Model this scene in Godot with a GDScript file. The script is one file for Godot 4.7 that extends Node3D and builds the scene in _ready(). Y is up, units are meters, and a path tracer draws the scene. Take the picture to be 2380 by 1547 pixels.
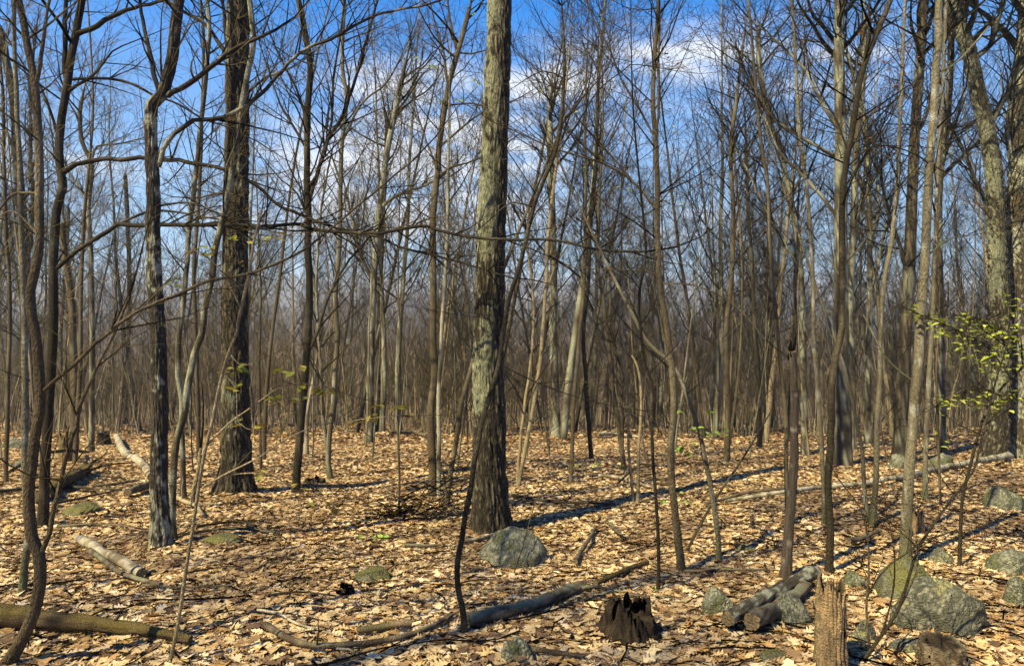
extends Node3D
# A bare spring oak wood on a slope: leaf litter, rocks and fallen wood in front, a valley behind.
# The slope is measured in a picture grid of 2380 x 1547 with the horizon on row 655; px() turns a column, a row and a
# distance into a place in metres, hit() finds where a line of sight meets the ground.

const F := 1486.0
const CX := 1190.0
const HY := 655.0
const EYE := 1.6
const BROWN := Color(0.115, 0.09, 0.058)
const DARK := Color(0.045, 0.036, 0.027)
const GREY := Color(0.23, 0.20, 0.14)
const TAN := Color(0.40, 0.32, 0.20)
const PALE := Color(0.46, 0.40, 0.31)

var rng := RandomNumberGenerator.new()
var n_low := FastNoiseLite.new()
var n_mid := FastNoiseLite.new()
var n_fine := FastNoiseLite.new()
var n_ridge := FastNoiseLite.new()
var taken := {}
var M := {}
var spots: Array[Vector3] = []      # bases of the trees measured from the photograph, so that others keep clear
var leaf_meshes: Array[Mesh] = []
var spring_leaf: Array[Mesh] = []


class Buf:
	var v := PackedVector3Array()
	var n := PackedVector3Array()
	var c := PackedColorArray()
	var i := PackedInt32Array()

	func tube(p: PackedVector3Array, r: PackedFloat32Array, sides: int, col: Color, col2: Color) -> void:
		var m := p.size()
		var base := v.size()
		var t := (p[1] - p[0]).normalized()
		var u := t.cross(Vector3.FORWARD if absf(t.z) < 0.8 else Vector3.RIGHT).normalized()
		for k in m:
			if k == m - 1:
				t = (p[k] - p[k - 1]).normalized()
			elif k > 0:
				t = (p[k + 1] - p[k - 1]).normalized()
			u = (u - t * u.dot(t)).normalized()
			var w := t.cross(u)
			var cc := col.lerp(col2, float(k) / (m - 1))
			for s in sides:
				var a := TAU * s / sides
				var d := u * cos(a) + w * sin(a)
				v.append(p[k] + d * r[k])
				n.append(d)
				c.append(cc)
			if k > 0:
				var lo := base + (k - 1) * sides
				var hi := lo + sides
				for s in sides:
					var e := (s + 1) % sides
					i.append_array([lo + s, lo + e, hi + s, hi + s, lo + e, hi + e])

	# a thin shoot: two three-sided lengths that end in a point
	func twig(a: Vector3, b: Vector3, e: Vector3, r: float, col: Color) -> void:
		var t := (e - a).normalized()
		var u := t.cross(Vector3(0.31, 0.2, 0.93)).normalized()
		var w := t.cross(u)
		var s0 := v.size()
		var d1 := u * -0.5 + w * 0.866
		var d2 := u * -0.5 - w * 0.866
		v.append_array([a + u * r, a + d1 * r, a + d2 * r, b + u * r * 0.75, b + d1 * r * 0.75, b + d2 * r * 0.75, e])
		n.append_array([u, d1, d2, u, d1, d2, t])
		for k in 7:
			c.append(col)
		i.append_array([s0, s0 + 1, s0 + 3, s0 + 3, s0 + 1, s0 + 4, s0 + 1, s0 + 2, s0 + 4, s0 + 4, s0 + 2, s0 + 5, s0 + 2, s0, s0 + 5, s0 + 5, s0, s0 + 3])
		i.append_array([s0 + 3, s0 + 4, s0 + 6, s0 + 4, s0 + 5, s0 + 6, s0 + 5, s0 + 3, s0 + 6])

	func mesh(flat_uv := false) -> ArrayMesh:
		var a := []
		a.resize(Mesh.ARRAY_MAX)
		a[Mesh.ARRAY_VERTEX] = v
		a[Mesh.ARRAY_NORMAL] = n
		a[Mesh.ARRAY_COLOR] = c
		a[Mesh.ARRAY_INDEX] = i
		var m := ArrayMesh.new()
		m.add_surface_from_arrays(Mesh.PRIMITIVE_TRIANGLES, a)
		return m

	func smooth() -> void:
		n.fill(Vector3.ZERO)
		for k in range(0, i.size(), 3):
			var f := (v[i[k + 2]] - v[i[k]]).cross(v[i[k + 1]] - v[i[k]])
			n[i[k]] += f
			n[i[k + 1]] += f
			n[i[k + 2]] += f
		for k in n.size():
			n[k] = n[k].normalized()


# ---------------------------------------------------------------- naming

func numbered(called: String) -> String:
	taken[called] = taken.get(called, -1) + 1
	return called if taken[called] == 0 else "%s_%03d" % [called, taken[called]]


func tag(o: Node3D, label: String, category: String, group := "", kind := "") -> void:
	if label:
		o.set_meta("label", label)
	if category:
		o.set_meta("category", category)
	if group:
		o.set_meta("group", group)
	if kind:
		o.set_meta("kind", kind)


func thing(called: String, at: Vector3, label: String, category: String, group := "") -> Node3D:
	var o := Node3D.new()
	o.name = numbered(called)
	add_child(o)
	o.position = at
	tag(o, label, category, group)
	return o


func part(called: String, m: Mesh, mat: Material, parent: Node3D, kind := "") -> MeshInstance3D:
	var o := MeshInstance3D.new()
	o.name = called
	o.mesh = m
	o.material_override = mat
	if kind:
		o.set_meta("kind", kind)
	parent.add_child(o, true)
	return o


func lone(called: String, m: Mesh, mat: Material, at: Vector3, label: String, category: String, group := "", kind := "") -> MeshInstance3D:
	var o := MeshInstance3D.new()
	o.name = numbered(called)
	o.mesh = m
	o.material_override = mat
	add_child(o)
	o.position = at
	tag(o, label, category, group, kind)
	return o


# ---------------------------------------------------------------- places

func px(x: float, y: float, d: float) -> Vector3:
	return Vector3((x - CX) / F * d, EYE - (y - HY) / F * d, -d)


func ground_y(x: float, z: float) -> float:
	var d := -z
	var h := 0.0
	if d < 0.0:
		h = -0.10 * d
	else:
		h = -0.19 * minf(d, 46.0)
		if d > 46.0:
			var e := d - 46.0
			h -= 0.19 * e + 0.0032 * e * e if e < 40.0 else 0.19 * 40.0 + 5.12 + 0.446 * minf(e - 40.0, 90.0)
		if d > 176.0:
			h -= 6.0 * smoothstep(176.0, 400.0, d)
			h += 70.0 * smoothstep(900.0, 5000.0, d) * (0.75 + 0.45 * n_low.get_noise_2d(x * 0.012, z * 0.012)) 
			h += 28.0 * smoothstep(2500.0, 7000.0, d) * n_low.get_noise_2d(x * 0.03 + 90.0, z * 0.02)
	var near := 1.0 - smoothstep(60.0, 200.0, d)
	return h + near * (0.22 * n_low.get_noise_2d(x, z) * clampf(d / 12.0, 0.25, 1.0) + 0.05 * n_mid.get_noise_2d(x, z))


func hit(x: float, y: float) -> Vector3:
	var d := 1.5
	var p := px(x, y, d)
	while d < 90.0:
		p = px(x, y, d)
		if p.y <= ground_y(p.x, p.z):
			break
		d *= 1.004
	return p


func on_ground(x: float, z: float, up := 0.0) -> Vector3:
	return Vector3(x, ground_y(x, z) + up, z)


func rv() -> Vector3:
	return Vector3(rng.randf_range(-1, 1), rng.randf_range(-1, 1), rng.randf_range(-1, 1))


# a smooth line through points, about every step metres
func spline(p: PackedVector3Array, step: float, fine_below := 1e9) -> PackedVector3Array:
	var out := PackedVector3Array()
	var m := p.size()
	for k in m - 1:
		var a := p[maxi(k - 1, 0)]
		var e := p[mini(k + 2, m - 1)]
		var cnt := maxi(1, int(p[k].distance_to(p[k + 1]) / (step if p[k].y < fine_below else 0.3)))
		for s in cnt:
			out.append(p[k].cubic_interpolate(p[k + 1], a, e, float(s) / cnt))
	out.append(p[m - 1])
	return out


# ---------------------------------------------------------------- materials

func noise_tex(freq: float, kind: int, octaves: int, ramp: Array, sd: int, size := 512, normal := false, strength := 8.0) -> NoiseTexture2D:
	var f := FastNoiseLite.new()
	f.seed = sd
	f.noise_type = kind
	f.frequency = freq
	f.fractal_octaves = octaves
	f.fractal_type = FastNoiseLite.FRACTAL_FBM if octaves > 1 else FastNoiseLite.FRACTAL_NONE
	var t := NoiseTexture2D.new()
	t.width = size
	t.height = size
	t.seamless = true
	t.noise = f
	if normal:
		t.as_normal_map = true
		t.bump_strength = strength
	elif ramp:
		var g := Gradient.new()
		g.offsets = PackedFloat32Array([0.0, 0.35, 0.65, 1.0])
		g.colors = PackedColorArray(ramp)
		t.color_ramp = g
	return t


func grey4(a: float, b: float, c: float, d: float) -> Array:
	return [Color(a, a, a), Color(b, b, b), Color(c, c, c), Color(d, d, d)]


func skin(called: String, tex: Texture2D, height: Texture2D, relief: float, uv: Vector3, rough := 0.95, world := false) -> StandardMaterial3D:
	var m := StandardMaterial3D.new()
	m.resource_name = called
	m.vertex_color_use_as_albedo = true
	m.roughness = rough
	m.metallic_specular = 0.25
	if tex:
		m.albedo_texture = tex
	if height:
		m.heightmap_enabled = true
		m.heightmap_texture = height
		m.heightmap_scale = relief
	m.uv1_triplanar = tex != null or height != null
	m.uv1_world_triplanar = world
	m.uv1_scale = uv
	M[called] = m
	return m


func make_materials() -> void:
	var simplex := FastNoiseLite.TYPE_SIMPLEX_SMOOTH
	var cells := FastNoiseLite.TYPE_CELLULAR
	var mottle := noise_tex(0.02, simplex, 5, grey4(0.62, 0.80, 0.93, 1.0), 3)
	var rough := noise_tex(0.035, simplex, 5, [], 4)
	var plates := noise_tex(0.03, cells, 3, [], 5)
	var streak := noise_tex(0.03, simplex, 4, grey4(0.45, 0.78, 0.95, 1.0), 6)
	skin("bark", mottle, rough, 2.0, Vector3(5, 1.6, 5))
	skin("furrowed bark", streak, plates, 3.0, Vector3(5, 1.0, 5))
	skin("ringed bark", streak, rough, 0.5, Vector3(1.5, 9, 1.5))
	skin("dead wood", streak, rough, 1.0, Vector3(4, 4, 4))
	skin("stone", noise_tex(0.03, simplex, 5, grey4(0.55, 0.82, 0.95, 1.0), 8), rough, 2.5, Vector3(3.0, 3.0, 3.0), 0.9)
	skin("twig", null, null, 0.0, Vector3.ONE)
	var l := skin("dry leaf", null, null, 0.0, Vector3.ONE, 0.75)
	l.backlight_enabled = true
	l.backlight = Color(0.25, 0.19, 0.1)
	var g := skin("spring leaf", null, null, 0.0, Vector3.ONE, 0.55)
	g.backlight_enabled = true
	g.backlight = Color(0.8, 0.85, 0.5)
	var brown := [Color(0.30, 0.22, 0.15), Color(0.46, 0.34, 0.22), Color(0.62, 0.47, 0.31), Color(0.78, 0.63, 0.44)]
	skin("leafy soil", noise_tex(0.045, cells, 3, brown, 9, 1024), noise_tex(0.05, cells, 3, [], 9, 1024), 3.0, Vector3(0.9, 0.9, 0.9), 1.0, true)


# ---------------------------------------------------------------- bark and stone colours, which stay with the thing

func shade(mode: String, p: Vector3, nrm: Vector3, rise: float, ridge: float) -> Color:
	var a := n_mid.get_noise_3d(p.x * 2.5, p.y * 1.2, p.z * 2.5)
	var f := n_fine.get_noise_3d(p.x * 9.0, p.y * 6.0, p.z * 9.0)
	match mode:
		"oak":
			var c := Color(0.04, 0.034, 0.027).lerp(Color(0.23, 0.195, 0.145), clampf(0.45 + ridge * 1.8, 0, 1))
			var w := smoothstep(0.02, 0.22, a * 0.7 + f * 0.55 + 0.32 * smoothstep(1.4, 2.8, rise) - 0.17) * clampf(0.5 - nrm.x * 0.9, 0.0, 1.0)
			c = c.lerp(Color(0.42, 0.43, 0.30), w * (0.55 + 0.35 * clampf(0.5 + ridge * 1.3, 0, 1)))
			return c.lerp(Color(0.14, 0.16, 0.06), 0.6 * smoothstep(0.45, 0.0, rise) * smoothstep(-0.2, 0.3, a))
		"darkoak":
			var c := Color(0.04, 0.032, 0.025).lerp(Color(0.23, 0.185, 0.125), clampf(0.5 + ridge * 1.3, 0, 1))
			return c.lerp(Color(0.30, 0.30, 0.22), 0.7 * smoothstep(0.22, 0.42, a * 0.8 + f * 0.5))
		"knobby":
			var c := Color(0.05, 0.043, 0.036).lerp(Color(0.13, 0.108, 0.085), clampf(0.5 + ridge * 1.2, 0, 1))
			return c.lerp(Color(0.42, 0.41, 0.33), 0.8 * smoothstep(0.16, 0.32, a * 0.7 + f * 0.7 + 0.14 * smoothstep(1.6, 0.3, rise) - 0.06))
		"lichen":
			var c := Color(0.075, 0.06, 0.043).lerp(Color(0.19, 0.16, 0.11), clampf(0.5 + ridge, 0, 1))
			return c.lerp(Color(0.42, 0.42, 0.32), 0.85 * smoothstep(0.0, 0.22, a * 0.8 + f * 0.8))
		"grey":
			var c := GREY.lerp(Color(0.15, 0.125, 0.085), smoothstep(-0.15, 0.35, a))
			c = c.lerp(Color(0.46, 0.45, 0.40), 0.8 * smoothstep(0.28, 0.4, f))
			return c.lerp(Color(0.13, 0.15, 0.07), 0.75 * smoothstep(1.0, 0.0, rise))
		"cherry":
			var c := Color(0.06, 0.048, 0.042).lerp(Color(0.12, 0.095, 0.08), clampf(0.5 + ridge, 0, 1))
			return c.lerp(Color(0.26, 0.23, 0.2), 0.7 * smoothstep(0.3, 0.45, n_fine.get_noise_3d(p.x * 5.0, p.y * 22.0, p.z * 5.0)))
		"dark":
			return DARK.lerp(Color(0.13, 0.11, 0.08), smoothstep(0.0, 0.5, a + f * 0.5))
		"brown":
			return BROWN.lerp(Color(0.21, 0.175, 0.12), smoothstep(-0.05, 0.5, a + f * 0.5))
		"tan":
			return TAN.lerp(Color(0.2, 0.16, 0.115), smoothstep(-0.1, 0.5, a + f * 0.5))
		"pale":
			return PALE.lerp(Color(0.19, 0.15, 0.10), smoothstep(-0.05, 0.4, a + f * 0.8))
		"birch":
			return Color(0.50, 0.45, 0.34).lerp(Color(0.16, 0.145, 0.09), smoothstep(-0.05, 0.3, a + f * 0.9))
		"mosslog":
			var c := Color(0.06, 0.043, 0.026).lerp(Color(0.17, 0.12, 0.07), clampf(0.5 + f + ridge * 0.6, 0, 1))
			return c.lerp(Color(0.15, 0.115, 0.035), 0.7 * smoothstep(0.2, 0.9, nrm.y + a * 1.4))
		"rot":
			var c := Color(0.016, 0.013, 0.011).lerp(Color(0.075, 0.052, 0.036), clampf(0.45 + f * 0.9 + a * 0.4, 0, 1))
			return c.lerp(Color(0.15, 0.10, 0.06), 0.6 * smoothstep(0.25, 0.5, a))
		"splinter":
			var c := Color(0.36, 0.245, 0.14).lerp(Color(0.20, 0.145, 0.09), smoothstep(-0.3, 0.3, f + a * 0.5))
			return c.lerp(Color(0.17, 0.155, 0.06), 0.6 * smoothstep(0.05, 0.35, a))
		"silver":
			var c := Color(0.21, 0.165, 0.115).lerp(Color(0.085, 0.062, 0.043), smoothstep(-0.3, 0.3, f + a * 0.5))
			return c.lerp(Color(0.30, 0.31, 0.2), 0.6 * smoothstep(0.15, 0.5, a + nrm.y * 0.3 - 0.1))
		"rock":
			var c := Color(0.085, 0.085, 0.065).lerp(Color(0.19, 0.185, 0.14), clampf(0.5 + a + f * 0.7, 0, 1))
			c = c.lerp(Color(0.34, 0.34, 0.26), 0.8 * smoothstep(0.16, 0.34, f + a * 0.35 + nrm.y * 0.08))
			return c.lerp(Color(0.12, 0.13, 0.065), 0.8 * smoothstep(0.05, -0.35, a + nrm.y * 0.15))
		"yellowrock":
			var c := Color(0.08, 0.078, 0.06).lerp(Color(0.18, 0.175, 0.135), clampf(0.5 + a + f * 0.8, 0, 1))
			c = c.lerp(Color(0.36, 0.35, 0.27), 0.75 * smoothstep(0.15, 0.35, f))
			c = c.lerp(Color(0.09, 0.09, 0.075), 0.7 * smoothstep(0.12, 0.4, n_mid.get_noise_3d(p.z * 2.2, p.x * 2.2, p.y * 2.2)))
			return c.lerp(Color(0.38, 0.34, 0.13), 0.75 * smoothstep(0.2, 0.34, a * 0.7 + f * 0.5))
		"mossrock":
			var c := Color(0.12, 0.12, 0.09).lerp(Color(0.24, 0.23, 0.17), clampf(0.5 + a + f * 1.4, 0, 1))
			return c.lerp(Color(0.15, 0.14, 0.045), 0.85 * smoothstep(-0.15, 0.3, a * 0.7 + nrm.y * 0.35))
	return GREY


# a round of wood with relief: ridges along it, colours by mode; pts are relative to the thing
func timber(p: PackedVector3Array, r: PackedFloat32Array, sides: int, mode: String, relief: float, across: float, along: float, base_rise := false, capped := false) -> ArrayMesh:
	var b := Buf.new()
	var m := p.size()
	var t := (p[1] - p[0]).normalized()
	var u := t.cross(Vector3.FORWARD if absf(t.z) < 0.8 else Vector3.RIGHT).normalized()
	var shift := rng.randf() * 50.0
	var run := 0.0
	for k in m:
		if k == m - 1:
			t = (p[k] - p[k - 1]).normalized()
		elif k > 0:
			t = (p[k + 1] - p[k - 1]).normalized()
		if k > 0:
			run += p[k].distance_to(p[k - 1])
		u = (u - t * u.dot(t)).normalized()
		var w := t.cross(u)
		for s in sides:
			var a := TAU * s / sides
			var d := u * cos(a) + w * sin(a)
			var ridge := -n_ridge.get_noise_3d(cos(a) * r[k] * across + shift, run * along, sin(a) * r[k] * across + shift * 0.3)
			var rr := r[k] * (1.0 + relief * ridge + 0.045 * n_mid.get_noise_3d(cos(a) * 1.5 + shift, run * 0.35, sin(a) * 1.5))
			if base_rise and run < 1.9:
				rr *= 1.0 + exp(-maxf(run - 0.25, 0.0) / (0.05 + r[0] * 1.3)) * (0.42 + 0.5 * n_mid.get_noise_2d(cos(a) * 2.6 + shift, sin(a) * 2.6))
			var q := p[k] + d * rr
			b.v.append(q)
			b.n.append(d)
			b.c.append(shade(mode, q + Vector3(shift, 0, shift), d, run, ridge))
		if k > 0:
			var lo := (k - 1) * sides
			var hi := lo + sides
			for s in sides:
				var e := (s + 1) % sides
				b.i.append_array([lo + s, lo + e, hi + s, hi + s, lo + e, hi + e])
	b.smooth()
	if capped:
		for end in 2:
			var k0 := 0 if end == 0 else (m - 1) * sides
			var at := p[0] if end == 0 else p[m - 1]
			var out := (p[0] - p[1]).normalized() if end == 0 else (p[m - 1] - p[m - 2]).normalized()
			var c0 := b.v.size()
			b.v.append(at + out * r[0] * 0.1)
			b.n.append(out)
			b.c.append(Color(0.16, 0.115, 0.075))
			for s in sides:
				b.v.append(b.v[k0 + s] + out * r[0] * 0.5 * n_fine.get_noise_2d(s * 3.0 + shift, end * 9.0))
				b.n.append(out)
				b.c.append(Color(0.26, 0.19, 0.12).lerp(Color(0.1, 0.075, 0.05), rng.randf()))
			for s in sides:
				var e := (s + 1) % sides
				b.i.append_array([c0, c0 + 1 + s, c0 + 1 + e] if end == 0 else [c0, c0 + 1 + e, c0 + 1 + s])
	return b.mesh()


# ---------------------------------------------------------------- growth

# one branch and what grows on it; level 0 is a twig
func grow(b: Buf, tw: Buf, p: Vector3, dir: Vector3, length: float, r: float, level: int, o: Dictionary) -> void:
	var cnt := clampi(int(length / 0.3), 3, 9)
	var pts := PackedVector3Array([p])
	var rad := PackedFloat32Array([r])
	var step := length / cnt
	var d := dir
	for k in cnt:
		d = (d + rv() * o.jitter + Vector3.UP * o.lift).normalized()
		p += d * step
		pts.append(p)
		rad.append(maxf(lerpf(r, r * 0.3, float(k + 1) / cnt), o.thin))
	b.tube(pts, rad, 5 if level > 1 else 4 if level == 1 else 3, o.color, o.tip)
	if level <= 0:
		return
	var many := maxi(3, int(length / (o.gap if level > 1 else o.twig_gap)))
	var turn := rng.randf() * TAU
	for k in many:
		var t := lerpf(0.18, 1.0, (k + rng.randf()) / many)
		var at := t * cnt
		var s := mini(int(at), cnt - 1)
		var q := pts[s].lerp(pts[s + 1], at - s)
		var ax := (pts[s + 1] - pts[s]).normalized()
		turn += 2.4 + rng.randf_range(-0.5, 0.5)
		var u := ax.cross(Vector3(0.3, 0.2, 0.9)).normalized()
		var side := u * cos(turn) + ax.cross(u) * sin(turn)
		var ang := rng.randf_range(0.55, 1.0)
		var cd := (ax * cos(ang) + side * sin(ang)).normalized()
		if level == 1:
			var l: float = rng.randf_range(0.5, 1.0) * o.twig
			var mid: Vector3 = q + cd * l * 0.5
			var tipd := (cd + Vector3.UP * 0.25 + rv() * 0.3).normalized()
			tw.twig(q, mid, mid + tipd * l * 0.5, maxf(minf(rad[s] * 0.6, o.thin * 1.25), o.thin * 0.8), o.tip)
		else:
			grow(b, tw, q, cd, length * rng.randf_range(0.32, 0.6) * (1.0 - 0.5 * t), maxf(rad[s] * rng.randf_range(0.38, 0.55), o.thin), level - 1, o)


func habit(color: Color, extra := {}) -> Dictionary:
	var o := {"jitter": 0.16, "lift": 0.06, "thin": 0.004, "gap": 0.5, "twig_gap": 0.2, "twig": 0.5, "color": color, "tip": color.lerp(Color(0.30, 0.235, 0.15), 0.6)}
	o.merge(extra, true)
	return o


# a whole bare tree of its own: returns [trunk mesh, branch mesh, twig mesh]
func bare_tree(height: float, r: float, crown_from: float, limbs: int, reach: float, lean: float, level: int, mode: String, o: Dictionary) -> Array:
	var pts := PackedVector3Array([Vector3(0, -0.5, 0)])
	var d := (Vector3.UP + rv() * lean).normalized()
	var p := Vector3.ZERO
	pts.append(p)
	var cnt := 14
	for k in cnt:
		d = (d + rv() * lean * 0.5 + Vector3.UP * 0.06).normalized()
		p += d * height / cnt
		pts.append(p)
	var line := spline(pts, height / 36.0)
	var rad := PackedFloat32Array()
	for k in line.size():
		rad.append(lerpf(r, r * 0.12, pow(float(k) / (line.size() - 1), 0.85)))
	var trunk := timber(line, rad, 10, mode, 0.12, 10.0, 3.0)
	var b := Buf.new()
	var tw := Buf.new()
	for k in limbs:
		var t := lerpf(crown_from, 0.98, pow((k + rng.randf()) / limbs, 0.9))
		var s := int(t * (line.size() - 2))
		var a := rng.randf() * TAU
		var steep := lerpf(0.55, 1.6, t)
		var cd := Vector3(cos(a), steep * rng.randf_range(0.6, 1.2), sin(a)).normalized()
		var l := reach * (1.15 - 0.75 * (t - crown_from) / (1.0 - crown_from)) * rng.randf_range(0.6, 1.1)
		grow(b, tw, line[s], cd, l, rad[s] * rng.randf_range(0.26, 0.46), level, o)
	return [trunk, b.mesh(), tw.mesh()]


func tree_copy_source(called: String, meshes: Array, bark: String) -> Node3D:
	var o := Node3D.new()
	o.name = called
	part("trunk", meshes[0], M[bark], o)
	part("branches", meshes[1], M["twig"], o, "stuff")
	part("twigs", meshes[2], M["twig"], o, "stuff")
	return o


# a tree measured from the photograph. line: column, row, column, row ... from the base up; w0, w1: its width there in grid units.
# o: d distance when the base is hidden, tall metres, mode, hi (fine relief), limbs [[w0, w1, [columns and rows]], ...], shoots per metre, from (rise in metres), long (shoot length)
func tree(called: String, label: String, w0: float, w1: float, line: Array, o := {}) -> Node3D:
	var base := hit(line[0], line[1])
	if o.has("d"):
		base = px(line[0], line[1], o.d)
	var d0 := -base.z
	base.y = minf(base.y, ground_y(base.x, base.z) + 0.02)
	spots.append(base)
	var mode: String = o.get("mode", "brown")
	var hi: bool = o.get("hi", false)
	var root := thing(called, base, label, o.get("category", "tree"), o.get("group", "trees and saplings of the near wood"))
	var lean: float = o.get("lean", rng.randf_range(-0.05, 0.05))
	var pts := PackedVector3Array([Vector3(0, -0.25, 0)])
	var rows := PackedFloat32Array()
	var dist := PackedFloat32Array()
	for k in range(0, line.size(), 2):
		var rise: float = (line[1] - line[k + 1]) / F * d0
		var d := d0 * (1.0 + lean * rise / d0)
		pts.append(px(line[k], line[k + 1], d) - base)
		rows.append(line[k + 1])
		dist.append(d)
	if not o.has("d"):
		pts[1] = Vector3(0, 0.0, 0)
	pts[0].x += (pts[1].x - pts[2].x) * 0.2
	var seen_len := pts[1].distance_to(pts[pts.size() - 1])
	var r0 := w0 * d0 / F * 0.5
	var r1 := w1 * d0 / F * 0.5
	var tall: float = o.get("tall", clampf(r0 * 2.0 * 55.0 + 4.0, 5.0, 21.0))
	var top := pts[pts.size() - 1]
	var open_top: bool = o.get("broken", false)
	if not open_top and tall > top.y + 0.8:
		var dir := (top - pts[pts.size() - 2]).normalized()
		var more := tall - top.y
		var n := clampi(int(more / 1.2), 2, 9)
		for k in n:
			dir = (dir + Vector3.UP * 0.12 + rv() * 0.07).normalized()
			pts.append(pts[pts.size() - 1] + dir * more / n)
	var smoothed := spline(pts, 0.035 if hi else clampf(d0 * 0.012, 0.06, 0.25), top.y + 0.6 if hi else 1e9)
	var rad := PackedFloat32Array()
	var run := 0.0
	var total := 0.0
	for k in range(1, smoothed.size()):
		total += smoothed[k].distance_to(smoothed[k - 1])
	for k in smoothed.size():
		if k > 0:
			run += smoothed[k].distance_to(smoothed[k - 1])
		var r := lerpf(r0, r1, clampf(run / seen_len, 0, 1))
		if run > seen_len and not open_top:
			r = lerpf(r1, maxf(r1 * 0.12, 0.004), (run - seen_len) / maxf(total - seen_len, 0.01))
		rad.append(r)
	# a little waviness that a straight line between measured points would lack
	for k in range(2, smoothed.size()):
		smoothed[k] += Vector3(n_mid.get_noise_2d(base.x * 9.0, smoothed[k].y * 1.5), 0, n_mid.get_noise_2d(base.z * 9.0 + 40.0, smoothed[k].y * 1.5)) * minf(rad[k] * 0.45, 0.012)
	var sides := 92 if hi else clampi(int(w0 * 0.7), 7, 20)
	var bark: String = o.get("bark", "furrowed bark" if hi else "bark")
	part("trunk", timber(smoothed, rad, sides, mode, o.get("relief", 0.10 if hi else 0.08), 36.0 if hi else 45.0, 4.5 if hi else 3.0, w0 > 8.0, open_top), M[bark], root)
	var tone: Color = shade(mode, Vector3(3, 1, 2), Vector3.UP, 3.0, 0.0).lerp(shade(mode, Vector3(1.3, 7, 4), Vector3.UP, 3.0, 0.0), 0.5)
	var h := habit(tone.lerp(BROWN, 0.3), {"thin": clampf(d0 * 0.00025, 0.0016, 0.006), "twig": o.get("twig", 0.4), "gap": 0.42, "twig_gap": o.get("twig_gap", 0.085), "jitter": 0.2})
	var b := Buf.new()
	var tw := Buf.new()
	for lm in o.get("limbs", []):
		var a: Array = lm[2]
		var q := PackedVector3Array()
		var start := dist[0]
		for k in rows.size() - 1:
			if a[1] <= rows[k] and a[1] >= rows[k + 1]:
				start = lerpf(dist[k], dist[k + 1], (rows[k] - a[1]) / maxf(rows[k] - rows[k + 1], 1.0))
		var away := rng.randf_range(-0.3, 0.3) if lm.size() < 4 else float(lm[3])
		for k in range(0, a.size(), 2):
			var side: float = absf(a[k] - a[0]) / F * start
			q.append(px(a[k], a[k + 1], start + side * away) - base)
		var sl := spline(q, clampf(d0 * 0.012, 0.05, 0.2))
		var sr := PackedFloat32Array()
		for k in sl.size():
			sr.append(lerpf(lm[0], lm[1], float(k) / (sl.size() - 1)) * start / F * 0.5)
			if k > 0:
				sl[k] += rv() * sr[k] * 0.35
		part("branch", timber(sl, sr, 8, mode, 0.08, 40.0, 5.0), M["bark"], root)
		if not limb_points.has(root):
			limb_points[root] = PackedVector3Array()
		limb_points[root].append_array(sl)
		# shoots along it
		var len_l := sl[0].distance_to(sl[sl.size() - 1])
		var many := int(len_l * o.get("limb_shoots", 4.5))
		for k in many:
			var s := rng.randi_range(int(sl.size() * 0.2), sl.size() - 2)
			var ax := (sl[s + 1] - sl[s]).normalized()
			var cd := (ax * 0.7 + rv() * 0.8 + Vector3.UP * 0.2).normalized()
			grow(b, tw, sl[s], cd, rng.randf_range(0.35, 1.1) * o.get("long", 1.0), sr[s] * 0.5, 1, h)
		grow(b, tw, sl[sl.size() - 1], (sl[sl.size() - 1] - sl[sl.size() - 2]).normalized(), 0.8 * o.get("long", 1.0), sr[sr.size() - 1], 1, h)
	# shoots straight from the stem
	var from: float = o.get("from", 2.0)
	var shoots: float = o.get("shoots", 1.2)
	var upto: float = minf(tall, o.get("upto", 30.0))
	var count := int((upto - from) * shoots * 2.2)
	for k in count:
		var want := lerpf(from, upto, (k + rng.randf()) / count)
		var s := 1
		while s < smoothed.size() - 2 and smoothed[s].y < want:
			s += 1
		var a := rng.randf() * TAU
		var up := rng.randf_range(0.35, 1.3)
		var cd := Vector3(cos(a), up, sin(a)).normalized()
		var l: float = o.get("long", 1.0) * rng.randf_range(0.7, 1.8)
		grow(b, tw, smoothed[s], cd, l, clampf(rad[s] * 0.3, 0.003, 0.004 + 0.004 * l + d0 * 0.0002), 2 if l > 1.0 else 1, h)
	if not open_top:
		# the crown, mostly above the picture
		var crown := clampi(int(r0 * 2.0 * 70.0), 4, 20)
		for k in crown:
			var t := lerpf(0.6, 0.99, (k + rng.randf()) / crown)
			var s := 1
			while s < smoothed.size() - 2 and smoothed[s].y < t * tall:
				s += 1
			if smoothed[s].y < maxf(from, top.y * 0.85):
				continue
			var a := rng.randf() * TAU
			grow(b, tw, smoothed[s], Vector3(cos(a), rng.randf_range(0.5, 1.5), sin(a)).normalized(), tall * rng.randf_range(0.10, 0.2), rad[s] * 0.5, 2, h)
	if b.v.size():
		part("small_branches", b.mesh(), M["twig"], root, "stuff")
	if tw.v.size():
		part("twigs", tw.mesh(), M["twig"], root, "stuff")
	return root


# ---------------------------------------------------------------- leaves

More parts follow.
